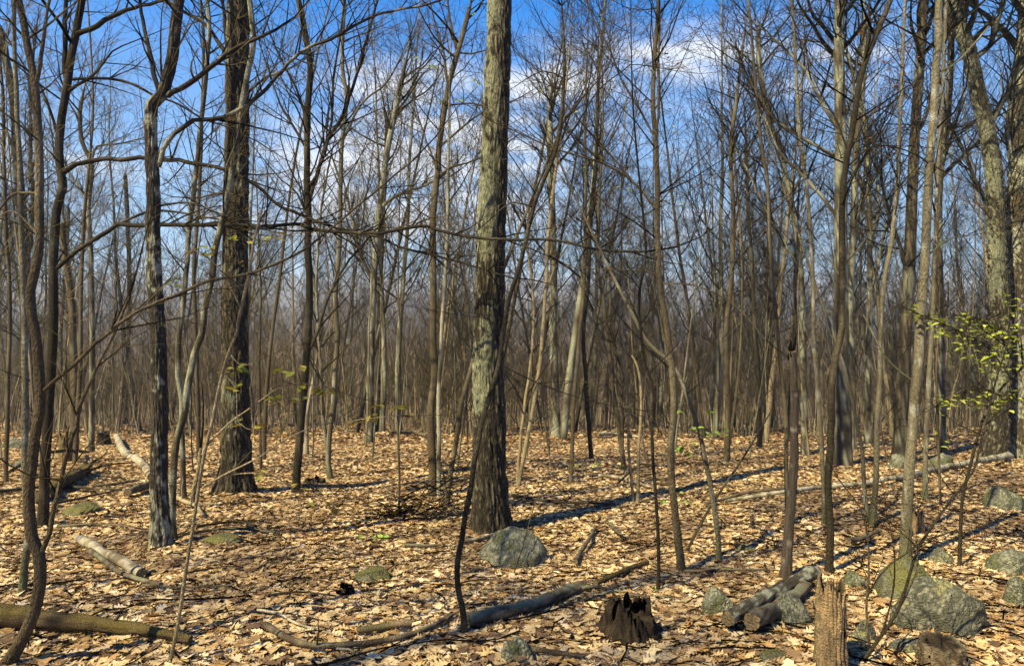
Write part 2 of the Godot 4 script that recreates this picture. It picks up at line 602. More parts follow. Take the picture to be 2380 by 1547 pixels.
# a lobed oak leaf lying along x, curled; colour 1 with a paler midrib
func oak_leaf(wide: float, curl: float, bend: float, sd: int) -> ArrayMesh:
	var b := Buf.new()
	var ts := [0.0, 0.13, 0.24, 0.31, 0.44, 0.52, 0.66, 0.74, 0.87, 1.0]
	var ws := [0.02, 0.06, 0.24, 0.12, 0.36, 0.17, 0.40, 0.20, 0.26, 0.02]
	for k in 10:
		var t: float = ts[k]
		for s in [-1.0, 0.0, 1.0]:
			var w: float = ws[k] * wide * s
			var fwd := 0.05 * absf(s) if k % 2 == 0 else 0.0
			var x := t - 0.5 + fwd
			var y := curl * w * w * 2.2 + bend * x * x + 0.045 * n_fine.get_noise_2d(x * 3.0 + sd * 11.0, w * 4.0)
			b.v.append(Vector3(x, y, w))
			b.n.append(Vector3.UP)
			b.c.append(Color(1.12, 1.1, 1.05) if s == 0.0 else Color(0.95, 0.93, 0.9))
	for k in 9:
		for s in 2:
			var a := k * 3 + s
			b.i.append_array([a, a + 3, a + 1, a + 1, a + 3, a + 4])
	b.smooth()
	return b.mesh()


# a plain pointed spring leaf along x from its stalk
func young_leaf(wide: float, fold: float, droop: float) -> ArrayMesh:
	var b := Buf.new()
	var ws := [0.02, 0.30, 0.46, 0.42, 0.24, 0.0]
	for k in 6:
		var t := k / 5.0
		for s in [-1.0, 0.0, 1.0]:
			var w: float = ws[k] * wide * s
			b.v.append(Vector3(t, absf(w) * fold - droop * t * t, w))
			b.n.append(Vector3.UP)
			b.c.append(Color(1, 1, 1) if s != 0.0 else Color(1.15, 1.12, 0.95))
	for k in 5:
		for s in 2:
			var a := k * 3 + s
			b.i.append_array([a, a + 3, a + 1, a + 1, a + 3, a + 4])
	b.smooth()
	return b.mesh()


var leaf_mats := {}

func tinted(color: Color, base: String) -> StandardMaterial3D:
	var key := base + str(color)
	if not leaf_mats.has(key):
		var m: StandardMaterial3D = M[base].duplicate()
		m.resource_name = base
		m.albedo_color = color.linear_to_srgb()
		leaf_mats[key] = m
	return leaf_mats[key]


func dry_color() -> Color:
	var k := rng.randf()
	var c: Color
	if k < 0.36:
		c = Color(0.49, 0.35, 0.19)
	elif k < 0.54:
		c = Color(0.64, 0.50, 0.32)
	elif k < 0.70:
		c = Color(0.37, 0.22, 0.095)
	elif k < 0.88:
		c = Color(0.20, 0.125, 0.07)
	else:
		c = Color(0.10, 0.062, 0.04)
	var v := rng.randf_range(0.8, 1.2)
	return Color(c.r * v, c.g * v, c.b * v * rng.randf_range(0.9, 1.1))


func lying(p: Vector3, size: float, tilt: float) -> Transform3D:
	var e := 0.15
	var nrm := Vector3(ground_y(p.x - e, p.z) - ground_y(p.x + e, p.z), 2.0 * e, ground_y(p.x, p.z - e) - ground_y(p.x, p.z + e)).normalized()
	nrm = (nrm + rv() * tilt).normalized()
	var a := rng.randf() * TAU
	var x := Vector3(cos(a), 0, sin(a))
	x = (x - nrm * x.dot(nrm)).normalized()
	var flip := 1.0 if rng.randf() < 0.6 else -1.0
	return Transform3D(Basis(x * size, nrm * size * flip, x.cross(nrm) * size * flip), p)


func litter(ground: Node3D) -> void:
	for k in 8:
		leaf_meshes.append(oak_leaf(rng.randf_range(0.8, 1.15), rng.randf_range(-0.5, 0.7), rng.randf_range(-0.3, 0.3), k))
	# the leaves nearest the camera, each its own piece of the ground
	var tones := []
	for k in 10:
		tones.append(tinted(dry_color(), "dry leaf"))
	for k in 290:
		var d := 3.0 + 2.0 * pow(rng.randf(), 1.2)
		var x := rng.randf_range(-0.83, 0.83) * d
		var o := part("leaf", leaf_meshes[k % 8], tones[rng.randi() % 10], ground)
		o.transform = lying(on_ground(x, -d, rng.randf_range(0.03, 0.06)), rng.randf_range(0.11, 0.15), 0.2)
	var bands := [[1.6, 4.6, 26000, 0.108, 0.2], [4.6, 7.0, 40000, 0.102, 0.22], [7.0, 14.0, 86000, 0.105, 0.26], [14.0, 26.0, 76000, 0.14, 0.3], [26.0, 52.0, 60000, 0.24, 0.35]]
	var put := []
	for k in 8:
		put.append([[], []])
	for bd in bands:
		for k in bd[2]:
			var d := sqrt(lerpf(bd[0] * bd[0], bd[1] * bd[1], rng.randf()))
			var x := rng.randf_range(-1.0, 1.0) * (0.83 * d + 1.2)
			var lumps := n_mid.get_noise_2d(x * 1.5, d * 1.5 + 60.0)
			var p := on_ground(x, -d, rng.randf_range(0.0, 0.045) + 0.02 * lumps)
			var v := rng.randi() % 8
			put[v][0].append(lying(p, bd[3] * rng.randf_range(0.65, 1.2), bd[4]))
			var c := dry_color()
			var dull := 0.5 * smoothstep(0.0, 0.45, n_low.get_noise_2d(x * 4.0 + 17.0, d * 4.0) + 0.6 * n_mid.get_noise_2d(x * 1.1, d * 1.1))
			put[v][1].append(c.lerp(Color(0.13, 0.08, 0.048), dull))
	# small broken twigs in and on the leaves
	var bits := Node3D.new()
	bits.name = numbered("twig_litter")
	add_child(bits)
	tag(bits, "small broken twigs scattered thickly through the fallen leaves", "twigs", "", "stuff")
	for v in 4:
		var b := Buf.new()
		b.tube(PackedVector3Array([Vector3(-0.5, 0, 0), Vector3(-0.15, 0.03, 0.04), Vector3(0.2, 0.0, -0.02), Vector3(0.5, 0.03, 0.05)]), PackedFloat32Array([0.014, 0.012, 0.01, 0.006]), 5, [Color(0.06, 0.047, 0.034), Color(0.13, 0.10, 0.07), Color(0.24, 0.19, 0.125), Color(0.40, 0.33, 0.23)][v], Color(0.15, 0.115, 0.08))
		b.twig(Vector3(0.05, 0, 0), Vector3(0.2, 0.06, 0.12), Vector3(0.36, 0.08, 0.2), 0.006, Color(0.13, 0.1, 0.07))
		var lie := []
		for k in 1100:
			var d := sqrt(lerpf(2.5 * 2.5, 17.0 * 17.0, pow(rng.randf(), 1.3)))
			var x := rng.randf_range(-1.0, 1.0) * (0.83 * d + 1.0)
			lie.append(lying(on_ground(x, -d, rng.randf_range(0.03, 0.06)), rng.randf_range(0.12, 0.45), 0.1))
		put_copies(bits, "broken_twigs", b.mesh(), M["twig"], lie)
	var root := Node3D.new()
	root.name = numbered("leaf_litter")
	add_child(root)
	tag(root, "carpet of dry tan and brown oak leaves over the whole slope", "fallen leaves", "", "stuff")
	for v in 8:
		var mm := MultiMesh.new()
		mm.transform_format = MultiMesh.TRANSFORM_3D
		mm.use_colors = true
		mm.mesh = leaf_meshes[v]
		mm.instance_count = put[v][0].size()
		for k in mm.instance_count:
			mm.set_instance_transform(k, put[v][0][k])
			mm.set_instance_color(k, put[v][1][k])
		var o := MultiMeshInstance3D.new()
		o.name = "fallen_leaves"
		o.multimesh = mm
		o.material_override = M["dry leaf"]
		o.set_meta("kind", "stuff")
		root.add_child(o, true)


# a spray of young leaves round a point of a thing
func sprig(root: Node3D, at: Vector3, many: int, size: float, tones: Array, spread: float, flat := 0.5) -> void:
	if limb_points.has(root):
		var near := Vector3.ZERO
		var best := 0.8
		for p in limb_points[root]:
			if p.distance_to(at) < best:
				best = p.distance_to(at)
				near = p
		if best < 0.8 and best > 0.03:
			var b := Buf.new()
			var mid := near.lerp(at, 0.5) + rv() * best * 0.12
			b.tube(PackedVector3Array([near, mid, at]), PackedFloat32Array([0.0028, 0.0022, 0.0014]), 4, Color(0.14, 0.10, 0.06), Color(0.18, 0.13, 0.06))
			part("twig", b.mesh(), M["twig"], root)
	for k in many:
		var a := rng.randf() * TAU
		var o := part("leaf", spring_leaf[rng.randi() % spring_leaf.size()], tinted(tones[rng.randi() % tones.size()], "spring leaf"), root)
		var x := Vector3(cos(a), rng.randf_range(-0.7, 0.5) * (1.0 - flat * 0.6), sin(a)).normalized()
		var up := (Vector3.UP + rv() * (1.0 - flat)).normalized()
		var z := x.cross(up).normalized()
		up = z.cross(x)
		var s := size * rng.randf_range(0.7, 1.25)
		o.transform = Transform3D(Basis(x * s, up * s, z * s), at + rv() * spread)


# ---------------------------------------------------------------- stones and dead wood

func boulder(called: String, label: String, x: float, y: float, w: float, h: float, mode: String, deep := 0.8, tilt := 0.0, flat := 0.0) -> void:
	var base := hit(x, y)
	var d := -base.z
	var rx := w * d / F * 0.5
	var ry := h * d / F
	var rz := rx * deep
	var b := Buf.new()
	var nu := 84
	var nv := 56
	var sh := fmod(x * 0.731 + y * 0.37, 40.0)
	for j in nv + 1:
		var el := PI * j / nv - PI / 2.0
		for k in nu:
			var a := TAU * k / nu
			var q := Vector3(cos(a) * cos(el), sin(el), sin(a) * cos(el))
			# broken faces: pull the ball in towards a few cutting planes
			var r := 1.0
			for m in 8:
				var pn := Vector3(sin(m * 2.4 + sh), cos(m * 1.7 + sh * 1.3) * 0.8 + 0.25, cos(m * 3.1 + sh * 0.7)).normalized()
				var lim := 0.86 + 0.09 * sin(m * 5.1 + sh)
				var dt := q.dot(pn)
				if dt > 0.05:
					r = minf(r, lim / dt)
			r *= 1.0 + 0.15 * n_mid.get_noise_3d(q.x * 1.6 + sh, q.y * 1.6, q.z * 1.6) + 0.05 * n_fine.get_noise_3d(q.x * 3.5 + sh, q.y * 3.5, q.z * 3.5) + 0.018 * n_fine.get_noise_3d(q.x * 11.0 + sh, q.y * 11.0, q.z * 11.0)
			var p := Vector3(q.x * rx, q.y * ry * (1.0 - flat * maxf(q.y, 0.0)), q.z * rz) * r * 1.1
			p = p.rotated(Vector3.FORWARD, tilt)
			b.v.append(p)
			b.n.append(q)
			b.c.append(shade(mode, p * (0.8 / maxf(rx, 0.15)) + Vector3(sh, sh, 0), q, 1.0, 0.0))
	for j in nv:
		for k in nu:
			var e := (k + 1) % nu
			b.i.append_array([j * nu + k, (j + 1) * nu + k, j * nu + e, j * nu + e, (j + 1) * nu + k, (j + 1) * nu + e])
	b.smooth()
	var at := on_ground(base.x, base.z - rz * 0.75)
	at.y = base.y - ry * 0.08
	lone(called, b.mesh(), M["stone"], at, label, "rock", "rocks among the leaves")


# wood lying on the ground along measured points; up: how high its middle lies
func log_on(called: String, label: String, category: String, w0: float, w1: float, line: Array, mode: String, o := {}) -> Node3D:
	var q := PackedVector3Array()
	for k in range(0, line.size(), 2):
		var g := hit(line[k], line[k + 1])
		var r: float = lerpf(w0, w1, float(k) / (line.size() - 2)) * -g.z / F * 0.5
		var lift: float = o.get("lift", 0.75)
		if o.has("air"):
			r += o.air * sin(PI * float(k) / (line.size() - 2))
		q.append(on_ground(g.x, g.z - r * 0.5, r * lift + 0.05))
	var root := thing(called, q[0], label, category, o.get("group", "fallen wood on the leaves"))
	var base := q[0]
	for k in q.size():
		q[k] -= base
	var d := -base.z
	var sl := spline(q, 0.05)
	var sr := PackedFloat32Array()
	for k in sl.size():
		var t := float(k) / (sl.size() - 1)
		var dd := -(base.z + sl[k].z)
		sr.append(lerpf(w0, w1, t) * dd / F * 0.5 * (1.0 + 0.10 * n_mid.get_noise_2d(k * 0.25, base.x * 7.0)))
		sl[k] += Vector3(0, n_mid.get_noise_2d(k * 0.1, base.z * 5.0), n_mid.get_noise_2d(k * 0.12 + 30.0, base.x)) * sr[k] * 0.4
	part("stem", timber(sl, sr, clampi(int(w0 * 0.7), 6, 26), mode, o.get("relief", 0.14), 30.0, 4.0, false, true), M["dead wood"], root)
	for s in o.get("spurs", []):
		var from: float = s[0]
		var k := int(from * (sl.size() - 1))
		var dir: Vector3 = s[1]
		var lg: float = s[2]
		var p := PackedVector3Array()
		var r := PackedFloat32Array()
		for m in 6:
			p.append(sl[k] + dir.normalized() * lg * m / 5.0 + rv() * lg * 0.03)
			r.append(lerpf(sr[k] * 0.45, sr[k] * 0.12, m / 5.0))
		part("branch_stub", timber(p, r, 7, mode, 0.1, 30.0, 4.0, false, true), M["dead wood"], root)
	return root


# a rotten stump: a wall of uneven splinters round a hollow
func stump(called: String, label: String, at: Vector3, r: float, h: float, jag: float, mode: String, flare: float, hollow := true) -> void:
	var root := thing(called, at, label, "stump", "stumps and snags")
	var b := Buf.new()
	var sides := 84
	var rings := 30
	var sh := rng.randf() * 30.0
	for j in rings + 1:
		var t := float(j) / rings
		for k in sides:
			var a := TAU * k / sides
			var top := h * (1.0 - jag * (0.5 + 0.5 * n_mid.get_noise_2d(cos(a) * 2.2 + sh, sin(a) * 2.2)) - jag * 0.7 * absf(n_fine.get_noise_2d(cos(a) * 7.0 + sh, sin(a) * 7.0)))
			var y := top * t
			var rr := r * (1.0 + flare * exp(-y / (h * 0.22)) * (1.0 + 0.9 * n_mid.get_noise_2d(cos(a) * 1.8 + sh, sin(a) * 1.8)))
			rr *= 1.0 + 0.20 * n_ridge.get_noise_3d(cos(a) * 5.0 + sh, y * 3.0, sin(a) * 5.0) + 0.06 * n_fine.get_noise_3d(cos(a) * 6.0 + sh, y * 14.0, sin(a) * 6.0) - 0.12 * t
			var p := Vector3(cos(a) * rr, y - 0.06, sin(a) * rr)
			b.v.append(p)
			b.n.append(Vector3.UP)
			b.c.append(shade(mode, p * 1.6 + Vector3(sh, 0, 0), Vector3(cos(a), 0, sin(a)), y, 0.0))
	for j in range(3):
		for k in sides:
			var a := TAU * k / sides
			var p := b.v[rings * sides + k]
			var q := p * Vector3(0.72, 1, 0.72) - Vector3(0, 0.02 * h, 0)
			if j == 1:
				q = p * Vector3(0.6, 1, 0.6)
				q.y = lerpf(p.y, h * 0.35, 0.7) if hollow else p.y
			elif j == 2:
				q = p * Vector3(0.05, 1, 0.05)
				q.y = h * 0.25 if hollow else p.y
			b.v.append(q)
			b.n.append(Vector3.UP)
			b.c.append(shade("rot", q * 2.0, Vector3.UP, 1.0, 0.0))
	for j in rings + 3:
		for k in sides:
			var e := (k + 1) % sides
			b.i.append_array([j * sides + k, j * sides + e, (j + 1) * sides + k, (j + 1) * sides + k, j * sides + e, (j + 1) * sides + e])
	b.smooth()
	part("stump_wood", b.mesh(), M["dead wood"], root)
	for k in 14:
		var a := rng.randf() * TAU
		var rr := r * rng.randf_range(0.5, 0.9)
		var p0 := Vector3(cos(a) * rr, h * 0.35, sin(a) * rr)
		var p1 := p0 + Vector3(rng.randf_range(-0.02, 0.02), h * rng.randf_range(0.05, 0.32), rng.randf_range(-0.02, 0.02))
		var s := Buf.new()
		s.tube(PackedVector3Array([p0, p0.lerp(p1, 0.6) + rv() * 0.006, p1]), PackedFloat32Array([r * 0.2, r * 0.17, r * 0.05]), 5, shade(mode, p0 * 3.0, Vector3.UP, 1, 0), shade(mode, p1 * 3.0, Vector3.UP, 1, 0))
		part("splinter", s.mesh(), M["dead wood"], root)


# ---------------------------------------------------------------- sky: air and clouds only

func make_sky() -> Sky:
	var wide := 1024
	var tallpx := 512
	var im := Image.create(wide, tallpx, false, Image.FORMAT_RGBF)
	var f := FastNoiseLite.new()
	f.seed = 12
	f.frequency = 1.0
	f.fractal_octaves = 5
	var banks := []                                  # where the cloud lies: direction, width, height, strength
	for s in [[-7.0, 16.0, 9.0, 3.0, 0.9], [-4.0, 12.5, 12.0, 3.6, 1.1], [-13.0, 10.0, 11.0, 3.6, 1.1], [-10.0, 6.0, 14.0, 3.4, 0.9], [4.0, 17.0, 10.0, 2.8, 0.9], [16.0, 19.0, 12.0, 2.8, 0.7], [25.0, 16.5, 10.0, 2.8, 0.55], [10.0, 5.0, 16.0, 2.6, 0.5], [-38.0, 9.0, 12.0, 3.0, 0.4], [8.0, 11.5, 9.0, 2.5, 0.45], [80.0, 20.0, 30.0, 9.0, 0.8], [150.0, 25.0, 30.0, 10.0, 0.7], [-120.0, 18.0, 30.0, 8.0, 0.7]]:
		banks.append(s)
	for j in tallpx:
		var el := 90.0 - 180.0 * (j + 0.5) / tallpx
		var up := maxf(sin(deg_to_rad(el)), 0.0)
		var base := Color(0.56, 0.80, 0.99).lerp(Color(0.035, 0.245, 0.73), pow(clampf(up / 0.40, 0, 1), 0.72))
		base = base.lerp(Color(0.04, 0.14, 0.48), smoothstep(0.42, 1.0, up))
		for k in wide:
			var az := 360.0 * (k + 0.5) / wide
			if az > 180.0:
				az -= 360.0
			var c := base
			if el > 0.0:
				var e := deg_to_rad(el)
				var a := deg_to_rad(az)
				var q := Vector3(sin(a) * cos(e), sin(e) * 4.5 + 0.6 * sin(a) * cos(e), -cos(a) * cos(e)) * 5.0
				var wisp := f.get_noise_3d(q.x, q.y, q.z) + 0.45 * f.get_noise_3d(q.x * 3.1, q.y * 3.1, q.z * 3.1)
				var amount := 0.0
				for s in banks:
					var dx: float = (az - s[0]) / s[2]
					var dy: float = (el - s[1]) / s[3]
					amount = maxf(amount, s[4] * exp(-dx * dx - dy * dy))
				var w := smoothstep(0.05, 0.95, amount * (0.8 + 1.1 * wisp) + 0.16 * wisp)
				c = c.lerp(Color(0.86, 0.90, 0.96), 0.9 * w)
			im.set_pixel(k, j, c)
	var pano := PanoramaSkyMaterial.new()
	pano.panorama = ImageTexture.create_from_image(im)
	var sky := Sky.new()
	sky.sky_material = pano
	return sky


# ---------------------------------------------------------------- land

func make_ground() -> MeshInstance3D:
	var rows := PackedFloat32Array()
	var d := -40.0
	while d < 9000.0:
		rows.append(d)
		d += 2.0 if d < -3.0 else 0.11 if d < 16.0 else 0.45 if d < 60.0 else 6.0 if d < 420.0 else d * 0.05
	var cols := 170
	var b := Buf.new()
	for r in rows:
		var half := 13.0 + maxf(r, 0.0) * 1.25 + 30.0 * smoothstep(2.0, -20.0, r)
		for k in cols + 1:
			var x := half * (2.0 * k / cols - 1.0)
			b.v.append(Vector3(x, ground_y(x, -r), -r))
			b.n.append(Vector3.UP)
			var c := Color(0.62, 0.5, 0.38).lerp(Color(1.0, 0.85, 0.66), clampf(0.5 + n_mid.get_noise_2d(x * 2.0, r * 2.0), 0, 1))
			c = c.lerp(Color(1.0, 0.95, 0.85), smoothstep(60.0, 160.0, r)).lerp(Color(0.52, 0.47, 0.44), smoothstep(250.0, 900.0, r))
			b.c.append(c)
	var w := cols + 1
	for j in rows.size() - 1:
		for k in cols:
			b.i.append_array([j * w + k, (j + 1) * w + k, j * w + k + 1, j * w + k + 1, (j + 1) * w + k, (j + 1) * w + k + 1])
	b.smooth()
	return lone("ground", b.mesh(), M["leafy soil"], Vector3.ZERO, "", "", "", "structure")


func put_copies(root: Node3D, called: String, m: Mesh, mat: Material, spots_in: Array) -> void:
	var mm := MultiMesh.new()
	mm.transform_format = MultiMesh.TRANSFORM_3D
	mm.mesh = m
	mm.instance_count = spots_in.size()
	for k in spots_in.size():
		mm.set_instance_transform(k, spots_in[k])
	var o := MultiMeshInstance3D.new()
	o.name = called
	o.multimesh = mm
	o.material_override = mat
	o.set_meta("kind", "stuff")
	root.add_child(o, true)


func standing(x: float, d: float, s: float) -> Transform3D:
	var a := rng.randf() * TAU
	return Transform3D(Basis.from_euler(Vector3(rng.randf_range(-0.05, 0.05), a, rng.randf_range(-0.05, 0.05))).scaled(Vector3.ONE * s), on_ground(x, -d, -0.05))


# where a thing stands, told by the nearest landmark to its left: keeps alike things apart
const LANDMARKS := [[80, "curved sapling at the left"], [370, "crooked tree"], [546, "thick furrowed oak"], [705, "very dark slender tree"], [860, "far lichen mottled trunk"], [1005, "smooth tree with the knot"], [1138, "central oak"], [1330, "straight grey brown trunk"], [1562, "tall brown sapling"], [1690, "upright brown trunk"], [1842, "broken cherry trunk"], [1932, "dark olive stem"], [2115, "speckled pole tree"], [2318, "shaggy oak"]]
const NTH := ["first", "second", "third", "fourth", "fifth", "sixth", "seventh", "eighth", "ninth", "tenth", "eleventh", "twelfth", "thirteenth", "fourteenth", "fifteenth", "sixteenth", "seventeenth", "eighteenth", "nineteenth", "twentieth"]

func place_labels(list: Array) -> void:
	list.sort_custom(func(a, b): return -a[0].position.x / a[0].position.z < -b[0].position.x / b[0].position.z)
	var counts := {}
	for e in list:
		var o: Node3D = e[0]
		var col: float = CX - o.position.x / o.position.z * F
		var mark := "left edge of the picture"
		for m in LANDMARKS:
			if col > m[0]:
				mark = m[1]
		var key: String = e[1] + mark
		counts[key] = counts.get(key, -1) + 1
		o.set_meta("label", "%s, %s to the right of the %s" % [e[1], NTH[mini(counts[key], 19)], mark])


func behind_wood() -> void:
	var kinds := []
	var fine := {"thin": 0.005, "twig": 0.85, "gap": 0.7, "twig_gap": 0.13, "jitter": 0.17, "lift": 0.08}
	var looks := [
		["tall_tree", "tall wide crowned tree behind", "lichen", Color(0.30, 0.25, 0.165)],
		["tall_tree", "tall dark bare oak behind", "darkoak", Color(0.18, 0.145, 0.10)],
		["tall_tree", "tall pale bare tree behind", "tan", Color(0.32, 0.26, 0.17)],
		["slender_tree", "slender tan bare tree behind", "tan", Color(0.33, 0.26, 0.17)],
		["slender_tree", "slender grey bare tree behind", "grey", Color(0.27, 0.23, 0.165)],
		["slender_tree", "slender brown bare tree behind", "brown", Color(0.24, 0.19, 0.125)],
		["slender_tree", "slender dark bare tree behind", "brown", Color(0.18, 0.145, 0.10)],
		["sapling", "thin tan sapling behind", "tan", Color(0.38, 0.30, 0.19)],
		["sapling", "thin brown sapling behind", "brown", Color(0.27, 0.21, 0.135)],
		["sapling", "thin grey sapling behind", "grey", Color(0.31, 0.265, 0.185)],
		["brush", "low bare tan brush behind", "tan", Color(0.40, 0.32, 0.20)],
	]
	for L in looks:
		var h: Dictionary = habit(L[3], fine)
		var m: Array
		match L[0]:
			"tall_tree":
				m = bare_tree(rng.randf_range(18.5, 22.0), rng.randf_range(0.12, 0.17), 0.30, 22, 5.2, 0.10, 3, L[2], habit(L[3], {"thin": 0.0055, "twig": 0.9, "gap": 0.56, "twig_gap": 0.085, "jitter": 0.18, "lift": 0.08}))
			"slender_tree":
				m = bare_tree(rng.randf_range(12.0, 16.0), rng.randf_range(0.036, 0.058), 0.30, 24, 2.6, 0.13, 2, L[2], h)
			"sapling":
				h.twig = 0.55
				m = bare_tree(rng.randf_range(7.0, 9.5), rng.randf_range(0.02, 0.03), 0.12, 24, 2.0, 0.15, 2, L[2], h)
			"brush":
				m = bare_tree(3.2, 0.016, 0.05, 16, 1.6, 0.25, 2, L[2], h)
		kinds.append(tree_copy_source(L[0], m, "bark"))
	# the 290 nearest stand as trees of their own
	var group := "bare trees in the thicket behind the clearing"
	var made := 0
	var listed := []
	var tries := 0
	while made < 288 and tries < 6000:
		tries += 1
		var d := sqrt(lerpf(11.0 * 11.0, 54.0 * 54.0, rng.randf()))
		if d < 26.0 and rng.randf() < 0.35:
			continue
		var x := rng.randf_range(-0.9, 0.9) * d
		var clear := true
		for s in spots:
			if Vector2(s.x - x, s.z + d).length() < 0.5 + d * 0.012:
				clear = false
				break
		if not clear:
			continue
		var k: int
		var pick := rng.randf()
		if d > 27.0 and pick < 0.28:
			k = rng.randi() % 3
		elif pick < 0.58:
			k = 3 + rng.randi() % 4
		elif pick < 0.92:
			k = 7 + rng.randi() % 3
		else:
			k = 10
		if d < 24.0:
			k = 7 + rng.randi() % 3 if rng.randf() < 0.7 else 4 + rng.randi() % 3
		spots.append(Vector3(x, 0, -d))
		var o: Node3D = kinds[k].duplicate()
		o.name = numbered(looks[k][0])
		add_child(o)
		o.transform = standing(x, d, rng.randf_range(0.8, 1.2))
		tag(o, looks[k][1], "tree" if k < 7 else "sapling" if k < 10 else "bush", group)
		listed.append([o, looks[k][1]])
		made += 1
	place_labels(listed)
	# the wood that runs on down the slope reads as one mass
	var far := Node3D.new()
	far.name = numbered("far_wood")
	add_child(far)
	tag(far, "brown grey bare wood running on down the slope into the valley", "woods", "", "stuff")
	for k in 5:
		var tone: Color = [Color(0.50, 0.41, 0.255), Color(0.47, 0.375, 0.23), Color(0.42, 0.355, 0.235), Color(0.38, 0.30, 0.19), Color(0.53, 0.44, 0.29)][k]
		kinds.append(tree_copy_source("pole", bare_tree(rng.randf_range(6.0, 10.0), rng.randf_range(0.028, 0.045), 0.25, 14, 1.8, 0.24, 1, ["tan", "tan", "grey", "brown", "pale"][k], habit(tone, {"thin": 0.006, "twig": 0.8, "twig_gap": 0.28, "jitter": 0.25, "lift": 0.05})), "bark"))
	for k in kinds.size():
		var put := []
		for t in ([40, 30, 40, 70, 60, 50, 25, 70, 50, 50, 60, 760, 680, 620, 360, 600][k]):
			var d := sqrt(lerpf(33.0 * 33.0, 110.0 * 110.0, pow(rng.randf(), 1.5)))
			if d < 58.0 and k < 3:
				d += 25.0
			put.append(standing(rng.randf_range(-0.92, 0.92) * d, d, rng.randf_range(0.8, 1.2)))
		put_copies(far, "far_trunks", kinds[k].get_child(0).mesh, M["bark"], put)
		put_copies(far, "far_branches", kinds[k].get_child(1).mesh, M["twig"], put)
		put_copies(far, "far_twigs", kinds[k].get_child(2).mesh, M["twig"], put)
	var valley := Node3D.new()
	valley.name = numbered("valley_wood")
	add_child(valley)
	tag(valley, "bare brown wood covering the valley floor and the hills beyond", "woods", "", "stuff")
	for k in 3:
		var tone: Color = [Color(0.30, 0.255, 0.20), Color(0.34, 0.29, 0.22), Color(0.26, 0.22, 0.175)][k]
		var m := bare_tree(18.0, 0.25, 0.35, 13, 6.0, 0.08, 2, "tan", habit(tone, {"thin": 0.03, "twig": 2.0, "gap": 1.1, "twig_gap": 0.4}))
		var put := []
		for t in 1700:
			var d := sqrt(lerpf(200.0 * 200.0, 1500.0 * 1500.0, pow(rng.randf(), 1.3)))
			put.append(standing(rng.randf_range(-0.9, 0.9) * d, d, rng.randf_range(0.7, 1.15) * (1.0 + d / 2500.0)))
		put_copies(valley, "valley_trunks", m[0], M["bark"], put)
		put_copies(valley, "valley_branches", m[1], M["twig"], put)
		put_copies(valley, "valley_twigs", m[2], M["twig"], put)
	# trees at the photographer's back: their bare crowns throw the thin shade on the leaves in front
	for s in [[-8.5, -2.0, 0, "nearest tall bare"], [-12.5, -9.0, 1, "tall dark bare"], [-3.5, -8.0, 4, "slender grey bare"], [-9.0, -1.0, 5, "slender brown bare"], [-15.0, -3.0, 2, "tall pale bare"], [-4.5, -3.0, 8, "thin brown bare"], [-10.0, 3.5, 6, "slender dark bare"], [-1.0, -6.0, 9, "thin grey bare"]]:
		var o: Node3D = kinds[s[2]].duplicate()
		o.name = numbered(looks[s[2]][0])
		add_child(o)
		o.transform = standing(s[0], s[1], 1.0)
		tag(o, "%s tree behind the viewpoint, outside the picture" % s[3], "tree", "bare trees at the viewer's back")
	for k in kinds:
		k.free()


# ---------------------------------------------------------------- the picture

func _ready() -> void:
	# camera: level, with the lens shifted down, so that trunks stay upright
	var cam := Camera3D.new()
	cam.name = "camera"
	cam.projection = Camera3D.PROJECTION_FRUSTUM
	cam.near = 0.1
	cam.far = 20000.0
	cam.size = 2.0 * 0.1 * (773.5 / F)
	cam.frustum_offset = Vector2(0, -0.1 * (773.5 - HY) / F)
	cam.position = Vector3(0, EYE, 0)
	cam.current = true
	add_child(cam)
	var env := Environment.new()
	env.background_mode = Environment.BG_SKY
	env.sky = make_sky()
	env.background_energy_multiplier = 0.55
	env.tonemap_mode = Environment.TONE_MAPPER_LINEAR
	env.tonemap_exposure = 2.35
	env.fog_enabled = true
	env.fog_density = 0.0005
	env.fog_light_color = Color(0.78, 0.83, 0.93)
	env.sdfgi_enabled = true
	env.ssao_enabled = true
	env.ssil_enabled = true
	var we := WorldEnvironment.new()
	we.name = "environment"
	we.environment = env
	add_child(we)
	var sun := DirectionalLight3D.new()
	sun.name = "sun"
	sun.light_energy = 1.6
	sun.light_color = Color(1.0, 0.94, 0.73)
	sun.light_angular_distance = 0.5
	sun.shadow_enabled = true
	var az := deg_to_rad(48.0)
	var el := deg_to_rad(48.0)
	sun.basis = Basis.looking_at(Vector3(sin(az) * cos(el), -sin(el), -cos(az) * cos(el)))
	add_child(sun)

	rng.seed = 20
	n_low.seed = 1
	n_low.frequency = 0.09
	n_low.fractal_octaves = 2
	n_mid.seed = 2
	n_mid.frequency = 0.6
	n_mid.fractal_octaves = 3
	n_fine.seed = 3
	n_fine.frequency = 1.0
	n_fine.fractal_octaves = 3
	n_ridge.seed = 4
	n_ridge.frequency = 0.6
	n_ridge.fractal_type = FastNoiseLite.FRACTAL_RIDGED
	n_ridge.fractal_octaves = 3
	make_materials()
	var ground := make_ground()
	near_trees()
	behind_wood()
	litter(ground)
	rocks()
	dead_wood()
	young_leaves()


var stems := {}
var limb_points := {}

